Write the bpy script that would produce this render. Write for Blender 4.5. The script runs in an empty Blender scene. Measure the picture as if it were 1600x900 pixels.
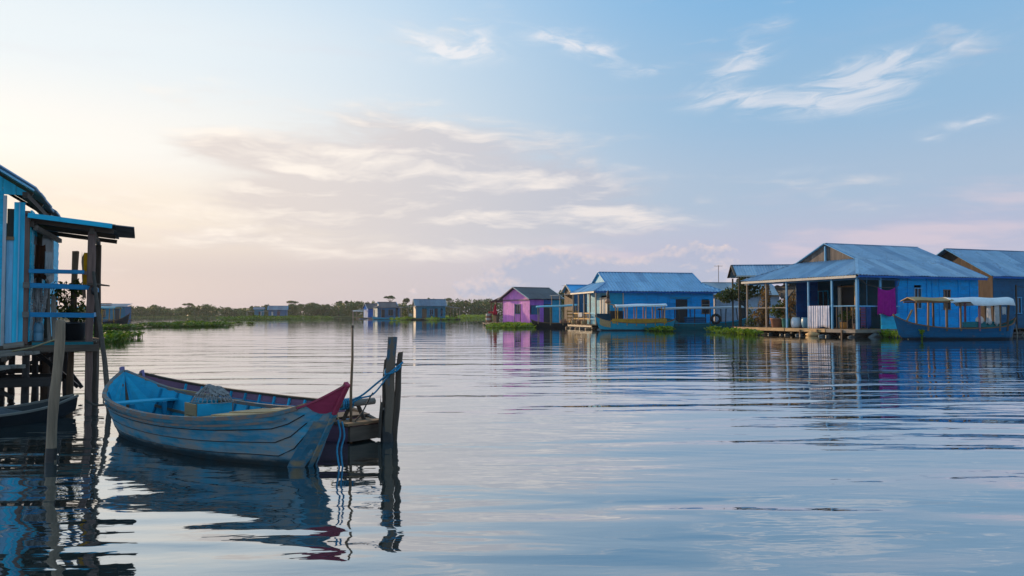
import bpy, bmesh, math, random
from mathutils import Vector, Matrix, noise as mnoise
R = math.radians
random.seed(7)
scene = bpy.context.scene
C = scene.collection

# ------------------------------------------------------------------ camera
CAM_H, FPX, HOR = 1.6, 1244.4, 491.5
cam_data = bpy.data.cameras.new('camera')
cam = bpy.data.objects.new('camera', cam_data); C.objects.link(cam)
cam_data.sensor_width = 36.0; cam_data.lens = 28.0
cam_data.clip_start = 0.1; cam_data.clip_end = 20000
PITCH = math.atan((HOR - 450) / FPX)
cam.location = (0, 0, CAM_H)
cam.rotation_euler = (math.pi / 2 + PITCH, 0, 0)
scene.camera = cam
def ray(px, py):
    v = Vector(((px - 800) / FPX, 1.0, (450 - py) / FPX))
    c, s = math.cos(PITCH), math.sin(PITCH)
    return Vector((v.x, v.y * c - v.z * s, v.y * s + v.z * c))
def on_water(px, py, z=0.0):
    d = ray(px, py); t = (z - CAM_H) / d.z
    return Vector((d.x * t, d.y * t, z))
def at(px, py, Y):
    d = ray(px, py); t = Y / d.y
    return Vector((d.x * t, Y, CAM_H + d.z * t))

# ------------------------------------------------------------------ node helper
class S:
    """a shader socket with arithmetic"""
    def __init__(s, nt, k): s.nt, s.k = nt, k
    def _m(s, op, *a, clamp=False):
        n = s.nt.nodes.new('ShaderNodeMath'); n.operation = op; n.use_clamp = clamp
        for i, x in enumerate(a):
            if isinstance(x, S): s.nt.links.new(x.k, n.inputs[i])
            else: n.inputs[i].default_value = x
        return S(s.nt, n.outputs[0])
    def __add__(s, o): return s._m('ADD', s, o)
    def __radd__(s, o): return s._m('ADD', o, s)
    def __sub__(s, o): return s._m('SUBTRACT', s, o)
    def __rsub__(s, o): return s._m('SUBTRACT', o, s)
    def __mul__(s, o): return s._m('MULTIPLY', s, o)
    def __rmul__(s, o): return s._m('MULTIPLY', o, s)
    def __truediv__(s, o): return s._m('DIVIDE', s, o)
    def f(s, op, *a, clamp=False): return s._m(op, s, *a, clamp=clamp)
    def clamp(s): return s._m('ADD', s, 0.0, clamp=True)
    def smooth(s, a, b):
        n = s.nt.nodes.new('ShaderNodeMapRange'); n.interpolation_type = 'SMOOTHSTEP'
        s.nt.links.new(s.k, n.inputs[0])
        n.inputs[1].default_value = a; n.inputs[2].default_value = b
        return S(s.nt, n.outputs[0])
def mixc(nt, f, a, b, mode='MIX'):
    n = nt.nodes.new('ShaderNodeMix'); n.data_type = 'RGBA'; n.blend_type = mode
    for i, x in ((0, f), (6, a), (7, b)):
        if isinstance(x, S): nt.links.new(x.k, n.inputs[i])
        elif isinstance(x, (int, float)): n.inputs[i].default_value = x
        else: n.inputs[i].default_value = (x[0], x[1], x[2], 1)
    return S(nt, n.outputs[2])
def comb(nt, x, y, z):
    n = nt.nodes.new('ShaderNodeCombineXYZ')
    for i, v in enumerate((x, y, z)):
        if isinstance(v, S): nt.links.new(v.k, n.inputs[i])
        else: n.inputs[i].default_value = v
    return S(nt, n.outputs[0])
def sep(nt, v):
    n = nt.nodes.new('ShaderNodeSeparateXYZ'); nt.links.new(v.k, n.inputs[0])
    return [S(nt, o) for o in n.outputs]
def noise(nt, v, scale=1, detail=5, rough=0.5, dist=0.0, out=0):
    n = nt.nodes.new('ShaderNodeTexNoise'); n.noise_dimensions = '3D'
    if v is not None: nt.links.new(v.k, n.inputs['Vector'])
    n.inputs['Scale'].default_value = scale; n.inputs['Detail'].default_value = detail
    n.inputs['Roughness'].default_value = rough; n.inputs['Distortion'].default_value = dist
    return S(nt, n.outputs[out])
def ramp(nt, f, stops, interp='LINEAR'):
    n = nt.nodes.new('ShaderNodeValToRGB'); nt.links.new(f.k, n.inputs[0])
    e = n.color_ramp.elements; n.color_ramp.interpolation = interp
    while len(e) < len(stops): e.new(0.5)
    for i, (p, c) in enumerate(stops):
        e[i].position = p; e[i].color = (c[0], c[1], c[2], 1)
    return S(nt, n.outputs[0])
def srgb(r, g, b):
    return tuple(((c / 255) / 12.92 if c / 255 <= .04045 else ((c / 255 + .055) / 1.055) ** 2.4) for c in (r, g, b))

# ------------------------------------------------------------------ sky, sun, exposure
SUN_AZ, SUN_EL = -40.0, 9.5          # degrees, azimuth from +Y towards +X
world = bpy.data.worlds.new('World'); scene.world = world; world.use_nodes = True
nt = world.node_tree; nt.nodes.clear()
sky = nt.nodes.new('ShaderNodeTexSky'); sky.sky_type = 'NISHITA'; sky.sun_disc = False
sky.sun_elevation = R(SUN_EL); sky.sun_rotation = R(SUN_AZ)
sky.air_density = 1.0; sky.dust_density = 0.6; sky.ozone_density = 1.6; sky.altitude = 0
tc = nt.nodes.new('ShaderNodeTexCoord')
V = S(nt, tc.outputs['Generated'])
x, y, z = sep(nt, V)
el = z.f('ARCSINE') * 57.2958
az = x.f('ARCTAN2', y) * 57.2958
SKY_STRENGTH = 0.12
base = S(nt, sky.outputs[0])
# thin veil of high haze that evens out the clear-air sky: warm towards the sun, blue away from it
daz = ((az - SUN_AZ) * 0.0174533).f('COSINE')                     # 1 towards the sun, -1 away
toward = daz.smooth(0.27, 1.0).f('POWER', 3.6)
def skv(r, g, b, m=1.0): return tuple(c / SKY_STRENGTH * m for c in srgb(r, g, b))
elp = (el / 24.0).clamp()
def eramp(stops): return mixc(nt, 1.0, ramp(nt, elp, [(p, srgb(*c)) for p, c in stops], 'EASE'), (K, K, K), 'MULTIPLY')
K = 1 / SKY_STRENGTH
sunside = eramp([(0, (206, 194, 197)), (.10, (218, 203, 200)), (.28, (252, 237, 219)), (.46, (255, 251, 244)), (.72, (238, 246, 250)), (1, (216, 235, 249))])
awayside = eramp([(0, (184, 184, 205)), (.15, (193, 194, 214)), (.35, (172, 193, 217)), (.6, (152, 189, 221)), (1, (126, 182, 227))])
veil = mixc(nt, toward, awayside, sunside)
skyc = mixc(nt, 0.96, base, veil)
# --- cloud layers, laid out by azimuth and elevation on the sky
ae = comb(nt, az, el, 0.0)
def blob(a0, e0, wa, we, tilt, amt, acc):
    m = nt.nodes.new('ShaderNodeMapping'); m.vector_type = 'TEXTURE'
    nt.links.new(ae.k, m.inputs[0])
    m.inputs[1].default_value = (a0, e0, 0); m.inputs[2].default_value = (0, 0, math.atan(tilt)); m.inputs[3].default_value = (wa * 2.3, we * 2.3, 1)
    g = nt.nodes.new('ShaderNodeTexGradient'); g.gradient_type = 'QUADRATIC_SPHERE'
    nt.links.new(m.outputs[0], g.inputs[0])
    r = S(nt, g.outputs[1])
    return r.f('MULTIPLY_ADD', amt, acc)
wv = comb(nt, az * 0.10, el * 0.22, 3.1)
warp = noise(nt, wv, 1.0, 3, 0.5, 0, 1)
wx, wy, wz = sep(nt, warp)
def fbm(sa, se, off, detail=7, rough=0.55, wamt=2.0, tilt=0.0, de=0.0, dist=0.0):
    a2 = az + (wx - 0.5) * wamt * 3.0
    e2 = (el + de) + (wy - 0.5) * wamt - a2 * tilt
    return noise(nt, comb(nt, a2 * sa, e2 * se, off), 1.0, detail, rough, dist)
def msum(items):
    r = 0.0
    for it in items: r = blob(*it, r)
    return r
def sk(r, g, b, m=1.0): return tuple(c * K * m for c in srgb(r, g, b))
# stratocumulus bank: sunlit upper edges, mauve-grey bases
bank = msum([(-9.5, 9.8, 13, 3.6, 0.0, 1.0), (-6.0, 12.0, 6.5, 1.8, -0.04, 0.8), (-19.0, 11.4, 5.5, 1.2, 0.0, .6), (-11.0, 7.9, 19.0, 2.0, -.01, .8), (0, 7.2, 12, 1.6, 0.0, .85), (1.5, 9.6, 5, 1.1, .0, .7), (-12, 5.0, 22, 1.0, 0, .5)])
n1 = fbm(0.075, 0.36, 1.7, 7, 0.60, 2.6); n1b = fbm(0.075, 0.36, 1.7, 7, 0.60, 2.6, de=0.7)
d1 = bank * 0.62 + (n1 - 0.5) * 1.5
lit1 = (((n1 - n1b) * 6.0) + (0.44 - bank * .30)).clamp()
a1 = d1.smooth(0.10, 0.55) * 0.86
c1 = mixc(nt, lit1, mixc(nt, toward, sk(184, 192, 210), sk(232, 220, 213)),
          mixc(nt, toward, sk(238, 230, 228), sk(255, 244, 232, 1.05)))
skyc = mixc(nt, a1, skyc, c1)
# lavender band low over the right
lav = msum([(30, 5.4, 14, 2.6, 0.03, .8), (12, 4.2, 11, 1.8, 0, .5)])
n2 = fbm(0.09, 0.6, 9.4, 4, .55, 1.5)
a2 = ((lav + (n2 - .5) * 1.2).smooth(.05, .9)) * .6
skyc = mixc(nt, a2, skyc, mixc(nt, n2.smooth(.45, .68), sk(180, 186, 214), sk(224, 206, 216)))
# small cumulus heads over the far shore
cum = msum([(1.5, 3.4, 3.0, 1.7, 0, 1.25), (6.6, 3.0, 2.6, 1.2, 0, 1.1), (13.0, 3.7, 3.2, 1.7, 0, 1.0), (10.2, 2.8, 3, 1.1, 0, .9), (6, 1.8, 14, 1.2, 0, 1.0)])
n3 = fbm(0.62, 0.85, 4.2, 6, .6, .5); n3b = fbm(0.62, 0.85, 4.2, 6, .6, .5, de=.35)
d3 = cum * .8 + (n3 - .5) * .9
a3 = d3.smooth(.34, .44) * .72
lit3 = ((n3 - n3b) * 2.4 + .62 - d3 * .75).clamp()
skyc = mixc(nt, a3, skyc, mixc(nt, lit3, sk(180, 188, 210), sk(252, 226, 214)))
# cirrus wisps
def wisp(items, sa, se, off, tilt, amt, warpamt, lo=.06, hi=1.05):
    m = msum(items)
    n = fbm(sa, se, off, 8, .62, warpamt, tilt, 0, 0.8)
    d = m * (0.16 + (n - .36) * 3.9)
    return d.smooth(lo, hi) * amt
ci = wisp([(-4.0, 18.4, 3.2, 1.1, -.06, 1.0), (-6.6, 19.0, 2.6, .5, -.28, .8), (-2.6, 19.6, 1.0, .9, .9, .5),
           (4.6, 18.9, 3.4, .7, -.22, .7), (6.9, 17.7, 1.8, .6, -.5, .7), (10.2, 16.9, 2.2, .35, .12, .7), (2, 19.4, 5, 1.2, -.1, .35)], .30, .95, 2.2, -.05, .78, 2.4)
ci2 = wisp([(16.2, 16.9, 2.8, .8, .32, 1.0), (16.6, 18.3, 1.1, .8, -.9, .55), (18.6, 19.4, 1.2, .45, .35, .8), (24.4, 16.0, 3, .9, .16, 1.1), (29.5, 16.6, 5.5, .7, .22, .6),
            (20.6, 14.2, 5.4, 1.0, -.03, 1.1), (16.6, 14.6, 2.8, .7, -.22, .7), (25.0, 14.6, 3.6, .7, .25, .6), (13.2, 14.6, 1.7, .5, .12, .6),
            (30.0, 11.9, 2.6, .42, .1, .9), (27.8, 11.1, .8, .28, 0, .8), (19.5, 9.6, 5, .5, .05, .35)], .26, 1.05, 6.6, .12, .60, 2.6)
# the same kind of wisp elsewhere round the sky
ci3 = fbm(.10, .26, 15.0, 4, .5, 4.0, .1, 0, .6).smooth(.56, .82) * el.smooth(22, 34) * .5
wcol = mixc(nt, toward, sk(238, 236, 240), sk(252, 249, 248))
skyc = mixc(nt, (ci.f('MAXIMUM', ci2)).f('MAXIMUM', ci3), skyc, wcol)
bg = nt.nodes.new('ShaderNodeBackground'); bg.inputs[1].default_value = SKY_STRENGTH
nt.links.new(skyc.k, bg.inputs[0])
wo = nt.nodes.new('ShaderNodeOutputWorld'); nt.links.new(bg.outputs[0], wo.inputs[0])
world.cycles.sampling_method = 'MANUAL'; world.cycles.sample_map_resolution = 512

sun_d = bpy.data.lights.new('sun', 'SUN'); sun_d.energy = 4.6; sun_d.angle = R(1.0); sun_d.color = (1.0, .70, .42)
sun = bpy.data.objects.new('sun', sun_d); C.objects.link(sun)
sd = Vector((math.sin(R(SUN_AZ)) * math.cos(R(SUN_EL)), math.cos(R(SUN_AZ)) * math.cos(R(SUN_EL)), math.sin(R(SUN_EL))))
sun.rotation_euler = sd.to_track_quat('Z', 'Y').to_euler()
sun.location = sd * 200
vs = scene.view_settings; vs.view_transform = 'Standard'; vs.look = 'None'; vs.exposure = 0.0; vs.gamma = 1.0
try: vs.use_curve_mapping = False
except Exception: pass
scene.display_settings.display_device = 'sRGB'
scene.cycles.use_denoising = True
scene.cycles.max_bounces = 7; scene.cycles.diffuse_bounces = 3; scene.cycles.glossy_bounces = 4
scene.cycles.transparent_max_bounces = 12; scene.cycles.volume_bounces = 0
scene.cycles.sample_clamp_indirect = 6.0

# ------------------------------------------------------------------ materials
MATS = {}
def new_mat(name):
    m = bpy.data.materials.new(name); m.use_nodes = True
    n = m.node_tree; n.nodes.clear()
    out = n.nodes.new('ShaderNodeOutputMaterial'); b = n.nodes.new('ShaderNodeBsdfPrincipled')
    n.links.new(b.outputs[0], out.inputs[0]); MATS[name] = m
    return m, n, b, out
def setin(n, b, key, v):
    if isinstance(v, S): n.links.new(v.k, b.inputs[key])
    elif isinstance(v, tuple): b.inputs[key].default_value = (v[0], v[1], v[2], 1)
    else: b.inputs[key].default_value = v
def pos(n, scale=(1, 1, 1)):
    g = n.nodes.new('ShaderNodeNewGeometry'); m = n.nodes.new('ShaderNodeVectorMath'); m.operation = 'MULTIPLY'
    n.links.new(g.outputs['Position'], m.inputs[0]); m.inputs[1].default_value = scale
    oi = n.nodes.new('ShaderNodeObjectInfo'); a = n.nodes.new('ShaderNodeVectorMath'); a.operation = 'ADD'
    sc = n.nodes.new('ShaderNodeMath'); sc.operation = 'MULTIPLY'; sc.inputs[1].default_value = 37.0
    n.links.new(oi.outputs['Random'], sc.inputs[0])
    n.links.new(m.outputs[0], a.inputs[0]); n.links.new(sc.outputs[0], a.inputs[1])
    return S(n, a.outputs[0])
def rnd(n):
    oi = n.nodes.new('ShaderNodeObjectInfo'); return S(n, oi.outputs['Random'])
def bump(n, b, h, strength=.3, dist=.01):
    k = n.nodes.new('ShaderNodeBump'); k.inputs['Strength'].default_value = strength; k.inputs['Distance'].default_value = dist
    n.links.new(h.k, k.inputs['Height']); n.links.new(k.outputs[0], b.inputs['Normal'])
def mul(c, k): return tuple(x * k for x in c)
def mat_wood(name, c, grain=(3, 3, 20), rough=.8, var=.45, bstr=.4):
    m, n, b, o = new_mat(name)
    f = noise(n, pos(n, grain), 1.0, 4, .6); f2 = noise(n, pos(n, (1.3, 1.3, 1.3)), 1.0, 3, .5)
    col = ramp(n, f, [(.25, mul(c, 1 - var)), (.55, c), (.8, mul(c, 1 + var))])
    col = mixc(n, f2.smooth(.4, .75) * .6, col, mul((c[0] * .9, c[1] * .95, c[2] * 1.05), .55))
    col = mixc(n, 1.0, col, ramp(n, rnd(n), [(0, (.72, .72, .72)), (1, (1.2, 1.15, 1.1))]), 'MULTIPLY')
    setin(n, b, 'Base Color', col); setin(n, b, 'Roughness', rough); bump(n, b, f, bstr, .006)
    return m
def mat_paint(name, c, under=(.16, .13, .10), wear=.5, grain=(3, 3, 16), rough=.55, dirt=.5, var=.25, wsc=2.2, wz=1.6, wl_shade=0.0, soft=0.0):
    m, n, b, o = new_mat(name)
    g = noise(n, pos(n, grain), 1.0, 4, .6)
    w = noise(n, pos(n, (wsc, wsc, wsc * wz)), 1.0, 6, .62)
    d = noise(n, pos(n, (.7, .7, 1.6)), 1.0, 3, .6)
    col = ramp(n, g, [(.2, mul(c, 1 - var)), (.6, c), (.9, mul(c, 1 + var * .7))])
    col = mixc(n, 1.0, col, ramp(n, rnd(n), [(0, (.80, .82, .86)), (1, (1.12, 1.10, 1.06))]), 'MULTIPLY')
    col = mixc(n, d.smooth(.45, .8) * dirt, col, mul((c[0] * .5 + .03, c[1] * .5 + .025, c[2] * .5 + .015), .8))
    stk = noise(n, pos(n, (5, 5, .35)), 1.0, 4, .6)
    col = mixc(n, stk.smooth(.48, .78) * (dirt * .75), col, mul((c[0] * .35 + .035, c[1] * .35 + .03, c[2] * .35 + .02), .7))
    wear_f = (w + (g - .5) * .35).smooth(.80 - wear * .32 - soft, .86 - wear * .30 + soft)
    col = mixc(n, wear_f, col, under)
    if wl_shade:
        pz = sep(n, S(n, n.nodes.new('ShaderNodeNewGeometry').outputs['Position']))[2]; col = mixc(n, (pz + (w - .5) * .16).smooth(wl_shade, wl_shade * .3) * .9, col, (.018, .020, .018))  # darkens towards the waterline: shadow under the hull put into the paint colour
    setin(n, b, 'Base Color', col); setin(n, b, 'Roughness', wear_f * .3 + rough)
    b.inputs['Specular IOR Level'].default_value = .14; bump(n, b, g - wear_f * .6, .35, .006)
    return m
def mat_tin(name, c, rust=.3, rough=.42, metal=.25):
    m, n, b, o = new_mat(name)
    f = noise(n, pos(n, (.8, .8, .5)), 1.0, 5, .6); s = noise(n, pos(n, (5, 5, .6)), 1.0, 4, .6)
    col = ramp(n, f, [(.25, mul(c, .72)), (.55, c), (.8, mul(c, 1.22))])
    col = mixc(n, 1.0, col, ramp(n, rnd(n), [(0, (.70, .74, .80)), (.5, (1, 1, 1)), (1, (1.22, 1.18, 1.12))]), 'MULTIPLY')
    col = mixc(n, (f * .5 + s * .5).smooth(.54, .70) * rust, col, (.12, .065, .035))
    setin(n, b, 'Base Color', col); setin(n, b, 'Roughness', s * .25 + (rough - .12)); setin(n, b, 'Metallic', metal)
    return m
def mat_plain(name, c, rough=.6, var=.2, sc=3.0, metal=0.0, spec=.5):
    m, n, b, o = new_mat(name)
    f = noise(n, pos(n, (sc, sc, sc)), 1.0, 4, .6)
    col = ramp(n, f, [(.25, mul(c, 1 - var)), (.75, mul(c, 1 + var))])
    col = mixc(n, 1.0, col, ramp(n, rnd(n), [(0, (.85, .85, .85)), (1, (1.1, 1.1, 1.1))]), 'MULTIPLY')
    setin(n, b, 'Base Color', col); setin(n, b, 'Roughness', rough); setin(n, b, 'Metallic', metal); b.inputs['Specular IOR Level'].default_value = spec
    return m
def mat_leaf(name, a, c, sc=.5, trans=.35, rough=.55):
    m, n, b, o = new_mat(name)
    f = noise(n, pos(n, (sc, sc, sc)), 1.0, 4, .7); f2 = noise(n, pos(n, (sc * 9, sc * 9, sc * 9)), 1.0, 2, .6)
    col = ramp(n, f * .6 + f2 * .4, [(.36, a), (.66, c)])
    setin(n, b, 'Base Color', col); setin(n, b, 'Roughness', rough); b.inputs['Specular IOR Level'].default_value = .25
    t = n.nodes.new('ShaderNodeBsdfTranslucent'); n.links.new(mixc(n, 1.0, col, (1.2, 1.15, .5), 'MULTIPLY').k, t.inputs[0])
    mx = n.nodes.new('ShaderNodeMixShader'); mx.inputs[0].default_value = trans
    n.links.new(b.outputs[0], mx.inputs[1]); n.links.new(t.outputs[0], mx.inputs[2]); n.links.new(mx.outputs[0], o.inputs[0])
    return m
def mat_cloth(name, c, c2=None, freq=0, axis=0, trans=.25):
    m, n, b, o = new_mat(name)
    f = noise(n, pos(n, (4, 4, 4)), 1.0, 3, .5)
    col = ramp(n, f, [(.3, mul(c, .85)), (.7, mul(c, 1.1))])
    if c2:
        tc = n.nodes.new('ShaderNodeTexCoord'); q = sep(n, S(n, tc.outputs['Object']))
        st = ((q[axis] * freq).f('FRACT')).smooth(.46, .54)
        col = mixc(n, st, col, c2)
    setin(n, b, 'Base Color', col); setin(n, b, 'Roughness', .9); b.inputs['Specular IOR Level'].default_value = .1
    t = n.nodes.new('ShaderNodeBsdfTranslucent'); n.links.new(col.k, t.inputs[0])
    mx = n.nodes.new('ShaderNodeMixShader'); mx.inputs[0].default_value = trans
    n.links.new(b.outputs[0], mx.inputs[1]); n.links.new(t.outputs[0], mx.inputs[2]); n.links.new(mx.outputs[0], o.inputs[0])
    return m
def mat_glass(name, c=(.02, .03, .04)):
    m, n, b, o = new_mat(name)
    setin(n, b, 'Base Color', c); setin(n, b, 'Roughness', .08); b.inputs['Specular IOR Level'].default_value = .6
    return m

HG, VG = (2.5, 2.5, 22), (22, 22, 2.0)
mat_wood('grey_wood', (.27, .225, .18), HG); mat_wood('grey_wood_v', (.26, .21, .165), VG)
mat_wood('dark_wood', (.10, .066, .044), HG); mat_wood('dark_wood_v', (.10, .066, .044), VG)
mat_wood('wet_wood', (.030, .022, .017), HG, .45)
mat_wood('brown_wood', (.24, .13, .062), HG); mat_wood('brown_wood_v', (.21, .12, .065), VG)
mat_wood('tan_wood', (.56, .35, .16), HG); mat_wood('pole_wood', (.30, .20, .125), VG)
mat_wood('mauve_wood_v', (.21, .115, .085), VG); mat_wood('post_wood', (.10, .125, .16), VG)
mat_wood('deck_wood', (.34, .22, .12), HG); mat_wood('gable_wood', (.15, .125, .11), VG)
mat_paint('turq', (.05, .62, .84), dirt=.35, wear=.2, grain=VG); mat_paint('turq_h', (.03, .56, .80), dirt=.35, wear=.2, grain=HG)
mat_paint('turq_pale', (.28, .58, .76), wear=.3, grain=VG); mat_paint('trim_pale', (.6, .6, .6), wear=.55, grain=VG, under=(.22, .17, .13))
mat_paint('rail_blue', (.03, .27, .50), wear=.3, grain=HG)
mat_paint('boat_out', (.06, .36, .52), under=(.34, .30, .26), wear=1.0, grain=(1.6, 1.6, 26), wsc=2.6, wz=3.0, dirt=.7, var=.45, wl_shade=.13, soft=.12, rough=.6)
mat_paint('boat_rib', (.02, .24, .40), under=(.10, .09, .08), wear=.4, grain=(2, 2, 14), wsc=3); mat_paint('boat_in', (.03, .44, .66), under=(.14, .13, .12), wear=.35, grain=(2, 2, 14), wsc=3)
mat_paint('boat_rail', (.12, .19, .22), under=(.26, .17, .13), wear=1.15, grain=(6, 6, 30), wsc=5)
mat_paint('magenta_wood', (.46, .05, .10), under=(.24, .11, .09), wear=.62, grain=(4, 4, 20), wsc=4)
mat_paint('mauve_wood', (.27, .13, .19), under=(.13, .10, .09), wear=.5, grain=(3, 3, 20))
mat_paint('violet_wood', (.30, .22, .38), under=(.2, .15, .17), wear=.3, grain=(3, 3, 20))
mat_paint('stem_wood', (.07, .24, .33), under=(.36, .25, .14), wear=.80, grain=(6, 6, 20), wsc=4, soft=.08)
mat_paint('blue_wall', (.006, .36, .80), wear=.30, grain=HG, var=.3, dirt=.55, rough=.7, under=(.13, .17, .21)); mat_paint('blue_wall_v', (.01, .28, .8), wear=.2, grain=VG)
mat_paint('teal_wall', (.012, .34, .55), wear=.25, grain=HG); mat_paint('teal_wall_v', (.015, .36, .58), wear=.25, grain=VG)
mat_paint('far_teal', (.012, .17, .26), wear=.3, grain=HG); mat_paint('post_paint', (.05, .13, .19), under=(.19, .13, .09), wear=1.5, grain=VG, wsc=3, wz=.6); mat_paint('porch_teal', (.005, .065, .11), wear=.2, grain=HG); mat_paint('deep_blue', (.008, .12, .42), wear=.2, grain=HG); mat_paint('slate_wall', (.025, .13, .25), wear=.35, grain=HG)  # porch_teal: wall teal darkened to paint in the shade of the large porch
mat_paint('pink_wall', (.92, .27, .70), wear=.2, grain=VG, var=.15); mat_paint('purple_wall', (.50, .15, .60), wear=.25, grain=VG)
mat_paint('blue_trim', (.14, .42, .68), wear=.35, grain=HG); mat_paint('blue_trim_v', (.13, .40, .66), wear=.35, grain=VG)
mat_paint('cream', (.58, .52, .44), wear=.3, grain=VG); mat_paint('white_wall', (.40, .43, .50), wear=.3, grain=VG, under=(.25, .22, .2))
mat_paint('yellow_paint', (.52, .27, .035), wear=.35, grain=HG); mat_paint('green_paint', (.015, .16, .18), wear=.3, grain=HG)
mat_paint('hull_blue', (.008, .12, .25), wear=.45, grain=HG, wsc=1.6, wl_shade=.2); mat_paint('hull_teal', (.015, .30, .42), wear=.4, grain=HG, wsc=1.6, wl_shade=.2)
mat_paint('hull_dark', (.03, .028, .03), wear=.3, grain=HG)
mat_tin('tin_blue', (.21, .42, .62), .45); mat_tin('tin_steel', (.29, .42, .55), .6); mat_tin('tin_bright', (.03, .40, .75), .1)
mat_tin('tin_far', (.10, .17, .24), .5); mat_tin('tin_dark', (.045, .06, .075), .4); mat_tin('tin_brown', (.09, .07, .075), .8); mat_tin('tin_grey', (.30, .34, .38), .5)
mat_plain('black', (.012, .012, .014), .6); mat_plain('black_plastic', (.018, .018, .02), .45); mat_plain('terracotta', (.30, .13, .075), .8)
mat_plain('white_glaze', (.62, .66, .70), .3); mat_plain('blue_plastic', (.03, .17, .40), .4); mat_plain('green_plastic', (.03, .16, .14), .5)
mat_plain('pale_blue_plastic', (.14, .30, .40), .4); mat_plain('float_grey', (.16, .16, .15), .8, .4); mat_plain('tarp_dark', (.05, .055, .06), .7, .4, 6)
mat_plain('rope_blue', (.03, .22, .36), .8, .3, 30); mat_plain('rope_tan', (.36, .26, .13), .85, .3, 30); mat_plain('rope_dark', (.07, .06, .05), .85, .3, 30)
mat_plain('orange', (.60, .22, .03), .6); mat_plain('bark', (.11, .085, .06), .9, .4, 4); mat_plain('straw', (.42, .27, .12), .85, .3, 8); mat_plain('net_grey', (.30, .27, .25), .9, .3, 20)
mat_plain('canopy_white', (.74, .76, .76), .7, .12); mat_plain('canopy_grey', (.36, .37, .38), .7, .15); mat_plain('canopy_teal', (.14, .46, .56), .6, .12)
mat_plain('tarp_green', (.03, .16, .17), .7, .4, 5); mat_plain('tyre', (.015, .015, .016), .7)
mat_glass('glass')
mat_cloth('cloth_magenta', (.42, .018, .26), None, trans=.15); mat_cloth('cloth_stripe', (.95, .90, .93), (.30, .34, .48), 4.2, 0); mat_cloth('cloth_brown', (.12, .05, .03)); mat_cloth('cloth_white', (.72, .70, .68), trans=.4)
mat_cloth('cloth_red', (.50, .03, .06)); mat_cloth('cloth_yellow', (.75, .42, .02), trans=.6); mat_cloth('cloth_pattern', (.30, .06, .07), (.08, .12, .3), 9, 2); mat_cloth('cloth_blue', (.04, .09, .24)); mat_cloth('cloth_floral', (.45, .34, .36), (.20, .06, .08), 7, 2)
mat_leaf('leaf_tree', (.032, .056, .020), (.11, .15, .045), .12, .25); mat_leaf('leaf_forest', (.026, .060, .018), (.095, .155, .040), .05, .25)
mat_leaf('leaf_bright', (.060, .14, .010), (.26, .36, .03), .6, .4); mat_leaf('leaf_hyacinth', (.030, .085, .010), (.13, .22, .022), .35, .35); mat_leaf('leaf_grass', (.060, .095, .020), (.16, .20, .05), .08, .3)
mat_leaf('leaf_pot', (.035, .07, .015), (.14, .17, .035), 2.0, .45); mat_leaf('leaf_dry', (.10, .06, .035), (.34, .23, .10), 1.5, .4); mat_leaf('leaf_veranda', (.02, .035, .012), (.16, .15, .02), 3.0, .5)

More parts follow.
